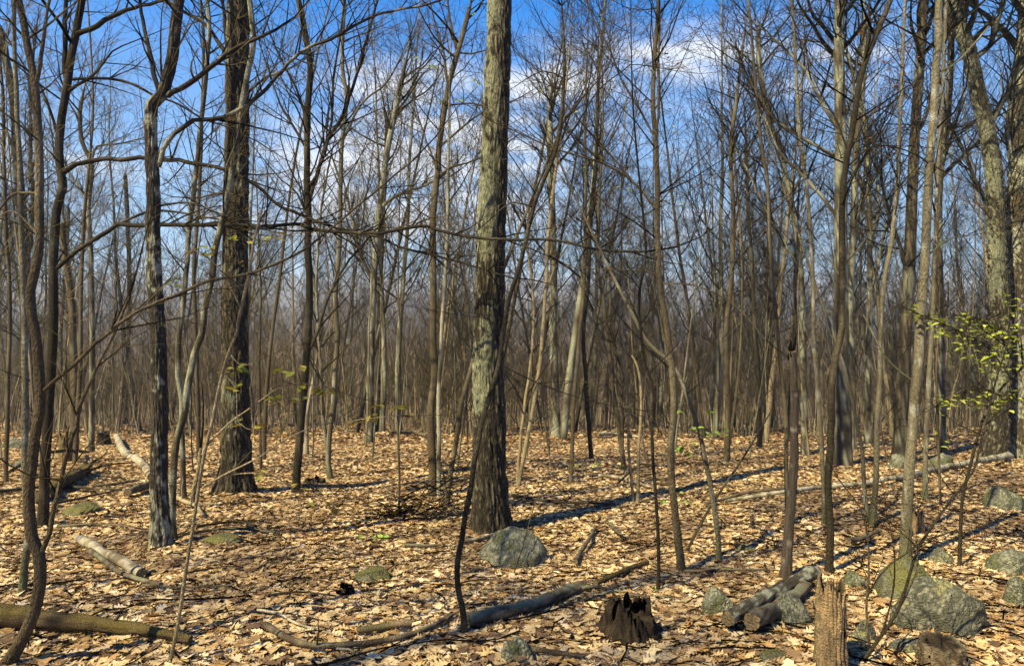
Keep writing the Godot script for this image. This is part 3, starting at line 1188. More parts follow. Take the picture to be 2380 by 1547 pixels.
func near_trees() -> void:
	# left edge
	stems.curved = tree("curved_sapling", "curved brown young tree rising from the bottom left corner", 28, 16, [8, 1552, 30, 1523, 62, 1465, 78, 1425, 92, 1363, 92, 1288, 76, 1248, 67, 1148, 74, 1085, 80, 1023, 90, 960, 92, 923, 89, 873, 80, 773, 72, 735, 70, 675, 80, 635, 90, 575, 90, 475, 90, 350, 80, 200, 62, 100, 42, 0], {
		"mode": "brown", "tall": 6.5, "from": 2.8, "shoots": 2.0, "long": 0.7, "lean": 0.02,
		"limbs": [[12, 6, [92, 1290, 104, 1268, 112, 1240, 125, 1188, 145, 1093, 180, 973, 195, 918, 225, 853, 265, 773, 300, 690]],
			[10, 4, [96, 912, 130, 880, 165, 853, 240, 783, 310, 728, 400, 690, 480, 655, 595, 630, 690, 590, 745, 550, 830, 480, 960, 372]],
			[10, 6, [84, 190, 100, 105, 108, 30, 122, -20]], [7, 3, [55, 85, 20, 50, -10, 38]], [6, 3, [62, 92, 120, 50, 180, 0]], [7, 3, [88, 450, 40, 448, 10, 470, -20, 520]], [5, 2, [90, 550, 50, 505, 20, 490, -20, 515]]]})
	tree("young_tree", "short grey stem half hidden at the left behind the curved sapling", 17, 9, [52, 1388, 57, 1330, 62, 1290, 66, 1235, 60, 1100, 58, 900, 52, 600, 40, 300, 30, 0], {"mode": "grey", "tall": 8.0, "from": 3.0})
	stems.black = tree("forked_tree", "blackish tree with long arching boughs, second trunk from the left", 22, 17, [98, 1228, 104, 1100, 112, 950, 118, 850, 122, 773, 122, 650, 127, 550, 132, 485, 145, 435, 140, 400, 135, 350, 142, 275, 155, 200, 162, 140, 175, 70, 190, -5], {
		"mode": "dark", "tall": 10.0, "from": 3.2, "shoots": 1.4,
		"limbs": [[12, 3.5, [144, 402, 175, 382, 225, 370, 280, 370, 310, 366, 360, 369, 415, 372, 465, 382, 525, 395, 595, 430, 645, 475, 715, 505, 785, 530, 875, 550, 935, 575, 1005, 592, 1070, 610, 1190, 645], -0.1],
			[11, 4.5, [133, 622, 165, 595, 210, 560, 250, 535, 275, 520, 320, 525, 370, 522, 450, 522, 520, 522, 595, 525, 695, 522, 725, 532, 795, 540, 895, 540, 955, 527, 995, 527, 1035, 540, 1110, 552, 1190, 557, 1290, 557, 1390, 580, 1510, 585], -0.22],
			[7, 2, [275, 520, 320, 500, 370, 488, 450, 500, 520, 512, 600, 530]],
			[13, 6, [180, 78, 225, 60, 260, 38, 310, 18, 380, 0, 420, -20]], [8, 2.5, [158, 185, 225, 182, 280, 187, 320, 200, 355, 220, 400, 235, 470, 275, 525, 295, 600, 330]],
			[12, 8, [155, 205, 150, 140, 151, 70, 150, -10]], [7, 3, [140, 330, 95, 205, 60, 160, 0, 60]], [9, 3, [150, 215, 215, 175, 260, 120, 300, 100]]]})
	stems.knobby = tree("knobby_tree", "dark crooked tree with a swollen elbow and peeling patches near its foot", 42, 25, [375, 1278, 374, 1248, 370, 1173, 368, 1073, 370, 973, 370, 873, 366, 773, 358, 650, 355, 550, 355, 450, 352, 350, 351, 255, 358, 238, 378, 218, 388, 185, 400, 125, 407, 60, 415, -5], {
		"mode": "knobby", "hi": true, "relief": 0.16, "tall": 12.0, "from": 3.4, "shoots": 1.0, "lean": 0.0,
		"limbs": [[14, 7, [388, 222, 435, 195, 485, 160, 525, 125, 572, 100, 640, 70]], [12, 5, [368, 388, 390, 325, 420, 300, 450, 280, 520, 272, 595, 228, 695, 125, 770, 90, 875, 35, 995, 10, 1035, -5], 0.1],
			[12, 7, [372, 222, 358, 170, 340, 90, 325, 10, 320, -20]], [8, 5, [380, 200, 376, 175, 374, 150]], [6, 2, [365, 480, 440, 470, 520, 500, 600, 515]]]})
	stems.lichen = tree("leaning_tree", "lichen patched slim trunk beside the crooked tree, bending across the thick one", 17, 13, [400, 1258, 400, 1148, 410, 1023, 425, 973, 435, 898, 450, 823, 470, 773, 475, 725, 492, 650, 500, 575, 520, 500, 535, 425, 550, 325, 565, 225, 575, 175, 588, 100, 580, -5], {
		"mode": "lichen", "tall": 9.5, "from": 3.2, "shoots": 1.6, "limbs": [[7, 3, [566, 222, 620, 180, 690, 150, 760, 90]], [6, 3, [556, 290, 600, 210, 640, 150, 665, 60]]]})
	tree("slender_tree", "grey brown stem standing between the crooked tree and the thick furrowed trunk", 13, 10, [425, 1160, 424, 1090, 422, 1013, 420, 923, 412, 873, 415, 790, 422, 740, 435, 600, 435, 575, 450, 450, 465, 300, 475, 200, 485, 75, 480, -5], {"mode": "lichen", "tall": 11.0, "shoots": 1.8, "from": 3.5})
	tree("oak_tree", "thick furrowed dark oak trunk, second thickest trunk of the near wood", 66, 49, [546, 1146, 548, 1080, 547, 980, 546, 900, 545, 773, 546, 640, 547, 500, 549, 350, 551, 200, 552, 100, 553, -5], {
		"mode": "darkoak", "hi": true, "relief": 0.13, "tall": 19.0, "from": 9.0, "shoots": 0.3, "lean": 0.0,
		"limbs": [[11, 6, [540, 150, 515, 110, 480, 60, 430, 30, 380, -5]], [8, 4, [560, 460, 520, 448, 470, 458]], [12, 6, [528, 110, 520, 40, 515, -10]]]})
	stems.lean = tree("leaning_sapling", "thin pale sapling leaning right in front of the thick furrowed trunk", 9, 7, [393, 1552, 402, 1500, 415, 1438, 430, 1338, 450, 1208, 462, 1130, 475, 1053, 492, 983, 510, 898, 530, 823, 550, 773, 552, 750, 575, 650, 590, 560, 612, 470], {
		"mode": "tan", "tall": 3.4, "from": 1.9, "shoots": 1.5, "long": 0.5, "twig": 0.25, "limb_shoots": 2.0,
		"limbs": [[5, 2, [470, 1133, 520, 1103, 595, 1066, 670, 1018, 745, 986, 800, 980, 860, 972, 930, 965]], [5, 2, [475, 1040, 530, 985, 595, 938, 650, 900, 700, 890, 765, 905]],
			[4, 1.5, [520, 1103, 610, 1100, 660, 1120, 705, 1150, 780, 1172]], [4, 1.5, [560, 720, 520, 640, 470, 590, 430, 588, 395, 650]], [4, 1.5, [580, 620, 600, 580, 640, 550, 665, 545]], [4, 1.5, [532, 818, 560, 850, 600, 838]], [3, 1.5, [520, 870, 548, 905, 552, 980, 590, 1000]],
			[12, 7, [447, 1165, 462, 1080, 466, 1040]]]})
	tree("forked_tree", "very dark slender tree that forks into upright boughs right of the thick furrowed trunk", 19, 13, [688, 1150, 692, 1073, 700, 973, 707, 898, 712, 823, 716, 773, 718, 700, 718, 623, 714, 560, 718, 510, 713, 423, 713, 350, 715, 250, 720, 150, 705, 60, 690, -10], {
		"mode": "dark", "tall": 12.0, "from": 4.5, "shoots": 1.8, "long": 1.4,
		"limbs": [[11, 6, [716, 470, 738, 400, 760, 330, 795, 270, 830, 170, 860, 60, 880, -10]], [8, 4, [716, 440, 750, 370, 770, 280, 775, 180, 790, 90, 800, 0]], [9, 4, [717, 818, 735, 780, 760, 700, 800, 620, 850, 560]], [7, 3, [714, 350, 680, 290, 650, 240, 620, 150]], [8, 3, [714, 500, 690, 450, 655, 420]], [7, 3, [715, 300, 690, 210, 640, 110, 610, 20]]]})
	tree("twin_tree", "grey tree with two stems from one foot, right of the very dark slender one", 13, 9, [767, 1115, 762, 1073, 767, 998, 775, 923, 780, 848, 785, 773, 782, 750, 780, 673, 787, 600, 790, 500, 792, 400, 795, 325, 805, 225, 795, 150, 800, 0], {
		"mode": "grey", "tall": 13.0, "from": 4.0, "shoots": 1.8, "long": 1.3, "limbs": [[10, 5, [766, 1095, 757, 1023, 750, 948, 745, 848, 740, 773, 735, 650, 745, 500, 760, 400]], [7, 3, [793, 430, 770, 360, 750, 330]], [7, 3, [795, 330, 840, 240, 900, 190, 950, 90]]]})
	tree("dead_tree", "short broken whitish dead stem leaning behind the very dark tree", 12, 7, [714, 965, 730, 873, 738, 815], {"mode": "pale", "d": 19.0, "broken": true, "category": "dead tree", "shoots": 0.0})
	tree("mottled_tree", "lichen mottled far trunk with a dark flared foot, left of the middle", 19, 13, [857, 1030, 859, 973, 860, 898, 862, 830, 863, 773, 866, 700, 872, 600, 880, 500, 890, 425, 900, 350, 915, 275, 930, 200], {"mode": "lichen", "tall": 17.0, "from": 8.0, "shoots": 1.0, "long": 1.8, "limbs": [[9, 4, [868, 660, 840, 600, 820, 520, 800, 430]], [9, 4, [885, 480, 930, 450, 990, 430, 1040, 400]]]})
	tree("far_tree", "dark straight trunk close to the right of the lichen mottled far one", 12, 10, [877, 1005, 878, 900, 880, 773, 884, 650, 890, 500, 896, 380, 900, 280], {"mode": "dark", "tall": 17.0, "from": 9.0, "shoots": 1.0, "long": 1.8})
	stems.twin = tree("smooth_tree", "smooth grey brown tree with a knot low down, left neighbour of the central oak", 20, 12, [1008, 1160, 1006, 1090, 1002, 1023, 1001, 948, 1010, 873, 1006, 773, 1007, 650, 1006, 550, 1008, 475, 1017, 400, 1022, 325, 1035, 240, 1045, 190, 1060, 135, 1075, 85, 1097, -5], {
		"mode": "brown", "tall": 9.5, "from": 3.6, "shoots": 1.2,
		"limbs": [[8, 4, [1062, 125, 1048, 60, 1040, 0, 1035, -30]], [5, 3, [1062, 122, 1095, 124, 1130, 116]], [7, 3, [1040, 190, 1030, 120, 1005, 30, 995, -20]], [6, 3, [1023, 340, 1070, 300, 1120, 262, 1180, 240]], [6, 3, [1017, 420, 1045, 390, 1110, 370, 1180, 330]], [5, 2, [1018, 400, 985, 310, 960, 220, 955, 120]], [5, 2, [1035, 245, 1100, 240, 1150, 262, 1195, 300]]]})
	tree("smooth_tree", "thin pale barked stem close behind the smooth tree with the knot", 11, 8, [1020, 1160, 1020, 1023, 1020, 900, 1025, 800, 1030, 700, 1036, 620, 1040, 540, 1042, 430], {"mode": "birch", "tall": 8.0, "from": 3.6, "shoots": 1.6})
	tree("leaning_sapling", "dark bent stem leaning right towards the foot of the central oak", 14, 10, [1037, 1185, 1047, 1098, 1065, 998, 1072, 938, 1094, 858, 1112, 780, 1140, 690, 1180, 600], {"mode": "brown", "tall": 7.0, "from": 4.0})
	tree("oak_tree", "great oak in the middle with lichen on its bark, thickest trunk of all", 84, 57, [1139, 1238, 1139, 1180, 1137, 1100, 1136, 1000, 1135, 900, 1136, 773, 1138, 680, 1141, 560, 1145, 440, 1150, 330, 1154, 220, 1158, 110, 1161, -5], {
		"mode": "oak", "hi": true, "relief": 0.16, "tall": 19.0, "from": 7.0, "shoots": 0.4, "lean": 0.0})
	stems.front = tree("leaning_sapling", "thin ash brown sapling snaking up in front of the central oak", 15, 7, [1077, 1482, 1076, 1423, 1065, 1363, 1065, 1303, 1075, 1253, 1082, 1198, 1095, 1133, 1105, 1063, 1120, 983, 1140, 913, 1160, 848, 1170, 773, 1178, 715, 1190, 670, 1205, 625, 1220, 565, 1240, 480, 1265, 415, 1285, 370, 1297, 330, 1305, 280, 1310, 200, 1312, 150, 1308, 50, 1305, -10], {
		"mode": "dark", "tall": 5.2, "from": 2.6, "shoots": 1.4, "long": 0.6, "twig": 0.3,
		"limbs": [[5, 2, [1285, 372, 1340, 290, 1390, 210, 1440, 170, 1465, 150, 1520, 155]], [5, 2, [1240, 482, 1190, 470, 1150, 500]], [3.5, 1.5, [1160, 845, 1250, 890, 1350, 925, 1440, 945, 1520, 960, 1560, 985]], [3, 1.5, [1170, 772, 1130, 740, 1090, 735]], [4, 1.5, [1307, 180, 1260, 165, 1190, 205]], [4, 1.5, [1305, 290, 1360, 220, 1420, 140, 1400, 40]]]})
	# right of the middle
	tree("birch_tree", "pale tan double stemmed young tree leaning right, just right of the central oak", 11, 8, [1204, 1130, 1215, 1073, 1230, 998, 1245, 913, 1255, 848, 1262, 773, 1266, 700, 1270, 650, 1272, 575, 1285, 450, 1300, 330], {"mode": "tan", "tall": 9.0, "from": 4.0, "shoots": 2.0, "long": 1.2, "limbs": [[9, 5, [1203, 1120, 1210, 1023, 1222, 923, 1236, 823, 1240, 700, 1225, 560]], [5, 2, [1266, 690, 1300, 600, 1360, 520]]]})
	tree("pale_tree", "pale tan thick trunk far back right of the central oak", 21, 15, [1293, 1015, 1291, 950, 1290, 900, 1287, 830, 1285, 773, 1287, 650, 1284, 520, 1280, 400, 1278, 300], {"mode": "lichen", "tall": 17.0, "from": 9.0, "shoots": 1.2, "long": 2.0})
	tree("slender_tree", "grey brown straight slender trunk midway between the central oak and the tall dark sapling", 10, 7, [1326, 1125, 1330, 1048, 1335, 923, 1342, 848, 1347, 773, 1355, 700, 1360, 600, 1360, 500, 1362, 425, 1360, 300], {"mode": "brown", "tall": 10.0, "from": 3.5, "shoots": 2.0, "long": 1.2})
	tree("slender_tree", "dark slender trunk with a black foot behind the grey brown straight one", 11, 8, [1376, 1070, 1367, 973, 1362, 873, 1356, 773, 1368, 650, 1372, 500, 1385, 380], {"mode": "dark", "tall": 12.0, "from": 5.0, "shoots": 1.6, "long": 1.4})
	tree("slender_tree", "dark forked stem curving left behind the fallen pale branch", 12, 7, [1451, 1095, 1445, 1043, 1435, 973, 1425, 898, 1415, 798, 1402, 700, 1390, 600, 1392, 480], {"mode": "brown", "tall": 11.0, "from": 4.0, "shoots": 2.0, "limbs": [[8, 4, [1449, 1080, 1445, 948, 1446, 873, 1428, 798, 1410, 770, 1380, 720]]]})
	tree("dead_tree", "tan broken stem with a bare snapped top, left of the tall dark sapling", 9, 6, [1482, 1175, 1485, 1048, 1490, 948, 1487, 873, 1476, 838, 1468, 826], {"mode": "tan", "broken": true, "category": "dead tree", "shoots": 0.5, "from": 0.8, "long": 0.5})
	tree("slender_tree", "thin tan stem close to the left of the snapped one", 7, 5, [1473, 1170, 1462, 1048, 1460, 923, 1450, 838, 1440, 740, 1445, 600], {"mode": "tan", "tall": 8.0, "from": 3.0, "shoots": 2.0})
	stems.kink = tree("sapling", "thin dark kinked sapling with green leaves at its foot", 9, 6, [1530, 1380, 1532, 1273, 1525, 1148, 1517, 1048, 1515, 948, 1515, 888, 1500, 848, 1490, 773, 1485, 690, 1500, 600, 1495, 500], {"mode": "dark", "tall": 5.0, "from": 1.8, "shoots": 2.4, "long": 0.7})
	stems.tall = tree("tall_sapling", "tall brown sapling that splits in two against the sky, right of the middle", 19, 10, [1585, 1335, 1575, 1248, 1565, 1148, 1560, 1048, 1565, 973, 1562, 873, 1552, 773, 1545, 725, 1535, 660, 1530, 575, 1527, 475, 1526, 375, 1525, 325, 1519, 260, 1518, 200, 1523, 125, 1532, -5], {
		"mode": "brown", "tall": 7.5, "from": 3.0, "shoots": 1.6, "long": 0.8,
		"limbs": [[7, 5, [1526, 318, 1532, 230, 1531, 150, 1533, 50, 1533, -10]], [7, 3, [1520, 478, 1480, 430, 1415, 385, 1290, 345, 1190, 302]], [5, 2, [1475, 425, 1415, 355, 1360, 295, 1315, 240, 1255, 170, 1195, 110]], [6, 3, [1524, 325, 1485, 250, 1445, 185, 1415, 110, 1385, 55, 1360, -5]], [4, 2, [1530, 640, 1495, 630, 1390, 625, 1290, 617]], [4, 2, [1522, 130, 1560, 55, 1592, 5]], [4, 2, [1535, 660, 1600, 660, 1660, 680, 1720, 720, 1780, 790]], [4, 2, [1527, 475, 1560, 440, 1600, 350]]]})
	stems.bow = tree("bowed_tree", "grey trunk bowed over to the left behind the tall brown sapling", 13, 9, [1672, 1310, 1670, 1248, 1655, 1148, 1640, 1073, 1625, 998, 1605, 938, 1580, 873, 1545, 830, 1510, 800, 1470, 730], {"mode": "grey", "tall": 5.0, "from": 1.6, "shoots": 2.2, "long": 0.7})
	tree("cherry_snag", "dark cherry trunk with a broken splintered top, ringed bark", 25, 17, [1826, 1352, 1829, 1300, 1835, 1223, 1845, 1073, 1846, 973, 1845, 898, 1841, 835, 1839, 818], {"mode": "cherry", "bark": "ringed bark", "hi": true, "relief": 0.10, "broken": true, "category": "dead tree", "shoots": 0.0, "lean": 0.0})
	var snag: Node3D = get_node("cherry_snag")
	for k in 8:
		var s := Buf.new()
		var p0 := px(1832 + k * 2.2, 822, -snag.position.z) - snag.position + Vector3(0, -0.05, rng.randf_range(-0.025, 0.025))
		var p1 := p0 + Vector3(rng.randf_range(-0.03, 0.03), rng.randf_range(0.07, 0.2), rng.randf_range(-0.02, 0.02))
		s.tube(PackedVector3Array([p0, p0.lerp(p1, 0.5), p1]), PackedFloat32Array([0.012, 0.009, 0.002]), 5, Color(0.3, 0.2, 0.11), Color(0.44, 0.33, 0.2))
		part("splinter", s.mesh(), M["dead wood"], snag)
	tree("slender_tree", "brown stem rising close behind the broken cherry trunk", 10, 8, [1829, 1225, 1828, 1100, 1827, 973, 1820, 898, 1807, 773, 1800, 690, 1790, 560, 1785, 430, 1770, 330], {"mode": "brown", "tall": 10.0, "from": 3.6, "shoots": 2.4, "long": 1.1})
	tree("tall_tree", "dark olive stem rising from behind the splintered stump, leaning right at the top", 17, 13, [1927, 1342, 1932, 1223, 1927, 1123, 1930, 1023, 1935, 898, 1945, 823, 1955, 773, 1957, 700, 1957, 600, 1957, 500, 1965, 400, 1977, 325, 1992, 225, 2002, 175, 2020, 125, 2045, 65, 2072, -5], {
		"mode": "dark", "tall": 8.0, "from": 3.4, "shoots": 1.4, "limbs": [[7, 4, [2000, 180, 2018, 90, 2022, 0, 2025, -20]], [5, 2, [1972, 360, 1950, 290, 1900, 200, 1860, 80]], [4, 2, [1958, 620, 2010, 560, 2060, 470]], [5, 3, [1968, 390, 2030, 340, 2110, 350, 2160, 380]]]})
	tree("slender_tree", "grey stem just left of the dark olive one, leaning left higher up", 11, 7, [1917, 1225, 1912, 1073, 1905, 973, 1897, 848, 1892, 773, 1890, 625, 1882, 525, 1875, 425, 1862, 340, 1855, 250, 1850, 150, 1840, -5], {"mode": "grey", "tall": 10.0, "from": 4.0, "shoots": 1.6})
	stems.maple = tree("slender_tree", "grey right hand stem of the pair that meets in a V at the ground", 14, 7, [2029, 1225, 2035, 1123, 2040, 998, 2045, 873, 2047, 773, 2050, 720, 2057, 650, 2072, 575, 2080, 500, 2090, 375, 2092, 275, 2097, 175, 2105, -5], {"mode": "grey", "tall": 9.0, "from": 3.5, "shoots": 2.0})
	tree("leaning_sapling", "grey left hand stem of the pair that meets in a V at the ground", 11, 7, [2021, 1215, 2010, 1148, 2005, 1048, 1995, 998, 1980, 923, 1965, 863, 1940, 780, 1905, 690], {"mode": "grey", "tall": 6.5, "from": 3.0, "shoots": 1.5})
	tree("grey_tree", "smooth speckled grey pole tree with a mossy foot behind the round boulder", 25, 16, [2105, 1320, 2107, 1223, 2115, 1098, 2120, 1023, 2130, 898, 2137, 823, 2140, 773, 2142, 725, 2152, 575, 2160, 400, 2170, 275, 2177, 175, 2182, 75, 2182, -5], {
		"mode": "grey", "tall": 9.0, "from": 3.6, "shoots": 0.8, "lean": 0.0, "limbs": [[4, 2, [2130, 890, 2060, 830, 1990, 700, 1900, 560]], [5, 2, [2150, 600, 2200, 560, 2250, 545]], [4, 2, [2160, 410, 2100, 380, 2030, 350]], [5, 3, [2178, 170, 2230, 140, 2300, 60]]]})
	tree("slender_tree", "brown grey stem close to the right of the smooth speckled pole tree", 12, 8, [2152, 1165, 2152, 1073, 2155, 973, 2160, 873, 2167, 773, 2170, 700, 2175, 550, 2180, 400, 2192, 200, 2200, -5], {"mode": "grey", "tall": 10.0, "from": 4.0, "shoots": 1.4})
	tree("sapling", "very thin stem right of the brown grey one behind the speckled pole tree", 6, 4, [2187, 1175, 2180, 998, 2177, 848, 2185, 700, 2180, 560], {"mode": "brown", "tall": 6.0, "from": 2.5, "shoots": 2.0})
	tree("oak_tree", "stout furrowed dark trunk behind the V shaped pair, under a lichen grey crown", 36, 22, [1960, 1082, 1961, 1030, 1962, 973, 1960, 860, 1957, 773, 1955, 600, 1955, 350, 1952, 200, 1950, -5], {
		"mode": "lichen", "hi": false, "tall": 16.0, "from": 6.0, "shoots": 1.6, "long": 1.8,
		"limbs": [[10, 4, [1953, 372, 1910, 345, 1850, 310, 1795, 270, 1740, 180]], [10, 4, [1952, 305, 1905, 230, 1870, 160, 1810, 100, 1740, 40]], [10, 4, [1955, 515, 1905, 450, 1850, 390, 1810, 350, 1770, 250]], [8, 4, [1953, 300, 1985, 200, 1970, 120, 1945, 0]], [8, 4, [1955, 420, 1980, 330, 1975, 260, 2000, 100]]]})
	tree("oak_tree", "dark old trunk with a flared blackened foot behind the speckled pole tree", 30, 20, [2091, 1076, 2093, 1020, 2095, 973, 2100, 873, 2105, 773, 2110, 690, 2117, 550, 2125, 350, 2135, 200, 2150, -5], {"mode": "darkoak", "tall": 16.0, "from": 6.5, "shoots": 1.4, "long": 1.8, "limbs": [[10, 5, [2112, 660, 2090, 560, 2060, 480, 2050, 400]], [9, 4, [2128, 320, 2160, 250, 2175, 130]]]})
	tree("oak_tree", "shaggy barked oak with a dark hollow side near the right edge", 46, 30, [2312, 1066, 2318, 1010, 2322, 940, 2326, 850, 2326, 750, 2320, 600, 2315, 500, 2310, 400, 2295, 300, 2275, 225, 2255, 125, 2232, 65, 2215, -5], {
		"mode": "oak", "hi": true, "relief": 0.17, "tall": 16.0, "from": 6.5, "shoots": 1.2, "long": 1.8, "lean": 0.0,
		"limbs": [[14, 7, [2264, 135, 2305, 100, 2335, 0, 2350, -30]], [9, 6, [2305, 292, 2325, 250, 2345, 215]], [12, 6, [2318, 560, 2290, 470, 2260, 400, 2230, 330]]]})
	tree("oak_tree", "thick pale footed oak trunk cut by the right edge of the picture", 48, 36, [2366, 1064, 2365, 980, 2364, 850, 2364, 700, 2364, 550, 2368, 400, 2374, 275, 2382, 150, 2390, -5], {"mode": "lichen", "hi": true, "relief": 0.14, "tall": 17.0, "from": 6.5, "shoots": 1.2, "long": 1.8, "limbs": [[12, 7, [2366, 420, 2345, 340, 2350, 220, 2375, 60]]]})
	tree("lichen_tree", "lichen grey trunk with a side bough rising right, left of the shaggy oak", 20, 13, [2190, 1050, 2188, 900, 2184, 700, 2182, 520, 2186, 400, 2200, 300, 2210, 150, 2212, -5], {"mode": "lichen", "d": 20.0, "tall": 15.0, "from": 7.0, "shoots": 1.4, "long": 1.8, "limbs": [[10, 5, [2188, 415, 2245, 355, 2280, 320, 2330, 230, 2385, 170]], [8, 4, [2190, 380, 2225, 280, 2240, 200]]]})
	tree("lichen_tree", "lichen mottled crooked tree leaning left behind the broken cherry trunk", 17, 11, [1872, 1060, 1868, 900, 1866, 760, 1862, 650, 1850, 525, 1833, 440, 1815, 360, 1795, 300, 1770, 180, 1760, 60], {"mode": "lichen", "d": 20.0, "tall": 14.0, "from": 7.0, "shoots": 1.8, "long": 1.8, "limbs": [[9, 4, [1860, 620, 1800, 530, 1740, 400, 1700, 330]], [8, 4, [1840, 460, 1870, 380, 1880, 300]]]})
	tree("lichen_tree", "lichen mottled straight tree right behind the dark olive stem", 18, 12, [1982, 1045, 1981, 900, 1978, 773, 1977, 675, 1985, 500, 1990, 350, 2005, 200, 2010, 60], {"mode": "lichen", "d": 21.0, "tall": 15.0, "from": 7.0, "shoots": 1.6, "long": 1.8, "limbs": [[8, 4, [1984, 520, 2020, 440, 2060, 370]]]})
	tree("lichen_tree", "greenish lichen tree forking low behind the V shaped pair", 15, 10, [2016, 1040, 2018, 900, 2020, 800, 2022, 700, 2022, 550, 2018, 400, 2010, 280], {"mode": "lichen", "d": 23.0, "tall": 14.0, "from": 7.0, "shoots": 1.6, "long": 1.8, "limbs": [[9, 5, [2022, 690, 2040, 620, 2062, 520, 2080, 440]], [8, 4, [2022, 560, 2045, 480, 2035, 380]]]})
	# far left
	tree("old_tree", "dark thick trunk at the far left behind the curved sapling", 26, 16, [62, 1003, 61, 900, 60, 773, 58, 650, 50, 500, 38, 350, 30, 225, 15, 150, 0, 60], {"mode": "darkoak", "tall": 15.0, "from": 7.0, "shoots": 1.2, "long": 1.6, "limbs": [[11, 5, [58, 640, 75, 500, 70, 350, 72, 190, 85, 60]], [9, 4, [40, 370, 10, 300, -20, 280]]]})
	tree("snag_tree", "grey barked weathered trunk left of the crooked tree, broken at eye height", 20, 13, [167, 1070, 170, 973, 172, 873, 168, 773, 165, 700, 150, 600, 143, 520], {"mode": "silver", "broken": true, "category": "dead tree", "shoots": 0.4, "from": 2.0})
	tree("slender_tree", "brown slender trunk left of the crooked tree with two high forks", 13, 9, [212, 1010, 213, 900, 214, 773, 213, 700, 210, 575, 205, 475, 213, 385, 190, 330, 185, 260, 200, 180], {"mode": "lichen", "d": 22.0, "tall": 13.0, "from": 6.5, "shoots": 1.8, "long": 1.6, "limbs": [[6, 3, [211, 380, 225, 340, 270, 335, 330, 320]], [6, 3, [207, 470, 160, 400, 130, 330]]]})
	tree("slender_tree", "thin dark stem at the left edge beside the mossy log", 10, 7, [12, 1125, 17, 923, 20, 823, 22, 700, 14, 560, 8, 400, 4, 200], {"mode": "brown", "tall": 10.0, "from": 3.0, "shoots": 2.2, "long": 1.2})
	tree("slender_tree", "grey thin trunk between the weathered trunk and the curved sapling", 10, 7, [146, 995, 142, 873, 140, 773, 150, 640, 160, 480], {"mode": "grey", "tall": 11.0, "from": 6.0, "shoots": 2.0, "long": 1.6})
	tree("far_tree", "dark far trunk standing over the receding pale log", 12, 9, [290, 986, 290, 873, 297, 773, 300, 650, 296, 520, 290, 400], {"mode": "dark", "tall": 15.0, "from": 8.0, "shoots": 1.4, "long": 2.0})
	tree("slender_tree", "upright brown stem seen between the knobby elbow and the furrowed trunk", 11, 7, [460, 1000, 455, 800, 450, 640, 462, 450, 470, 250, 472, 100, 465, -5], {"mode": "brown", "d": 17.0, "tall": 15.0, "from": 6.0, "shoots": 1.6, "long": 1.4})
	tree("slender_tree", "thin straight stem standing alone in the open leaves left of the central oak", 6, 4, [927, 1196, 928, 1100, 924, 1000, 925, 900, 930, 780, 925, 650], {"mode": "brown", "tall": 7.0, "from": 3.0, "shoots": 2.0, "long": 0.8})
	tree("slender_tree", "thin brown stem left of the very dark slender tree, in the open leaves", 7, 5, [606, 1095, 604, 973, 602, 850, 605, 700, 600, 560], {"mode": "brown", "tall": 8.0, "from": 3.5, "shoots": 2.0})
	tree("slender_tree", "upright brown trunk in the right middle, behind the bowed grey trunk", 14, 9, [1690, 1075, 1692, 980, 1690, 880, 1688, 773, 1700, 650, 1705, 500, 1698, 350, 1710, 250], {"mode": "brown", "tall": 13.0, "from": 5.0, "shoots": 1.8, "long": 1.5})
	tree("slender_tree", "slim dark trunk right of the upright brown one in the right middle", 11, 8, [1765, 1040, 1766, 950, 1762, 850, 1755, 773, 1750, 650, 1740, 500, 1735, 350], {"mode": "dark", "tall": 13.0, "from": 5.0, "shoots": 1.8, "long": 1.5})
	stems.beech = tree("beech_sapling", "thin leafing sapling leaning to the right edge with fresh yellow green leaves", 9, 5, [2230, 1325, 2234, 1230, 2240, 1148, 2255, 1083, 2278, 998, 2300, 945, 2335, 895, 2385, 845], {
		"mode": "dark", "tall": 3.6, "from": 1.6, "shoots": 2.0, "long": 0.6, "twig": 0.25, "lean": 0.02,
		"limbs": [[4, 1.5, [2318, 915, 2270, 900, 2220, 915, 2180, 940]], [4, 1.5, [2350, 878, 2300, 810, 2250, 780, 2200, 755, 2110, 718]], [4, 1.5, [2365, 862, 2330, 790, 2290, 745, 2250, 735]], [4, 1.5, [2378, 850, 2372, 780, 2350, 720, 2340, 690]], [3, 1.5, [2300, 945, 2330, 930, 2375, 925]]]})
	tree("shrub", "dark many stemmed bare shrub in the bottom right corner", 9, 5, [2000, 1552, 2040, 1490, 2085, 1423, 2110, 1350, 2135, 1273, 2190, 1190, 2260, 1098, 2275, 1050], {
		"mode": "dark", "tall": 2.2, "from": 0.5, "shoots": 2.5, "long": 0.35, "twig": 0.2, "lean": 0.0, "category": "bush",
		"limbs": [[6, 3, [2022, 1515, 2015, 1420, 2020, 1330, 2017, 1250, 2000, 1180, 1970, 1140]], [5, 2, [2050, 1475, 2075, 1380, 2080, 1300, 2070, 1230, 2060, 1180]], [4, 2, [2018, 1380, 2060, 1320, 2140, 1260, 2200, 1180]], [4, 2, [2088, 1420, 2130, 1330, 2130, 1250, 2135, 1190]]]})


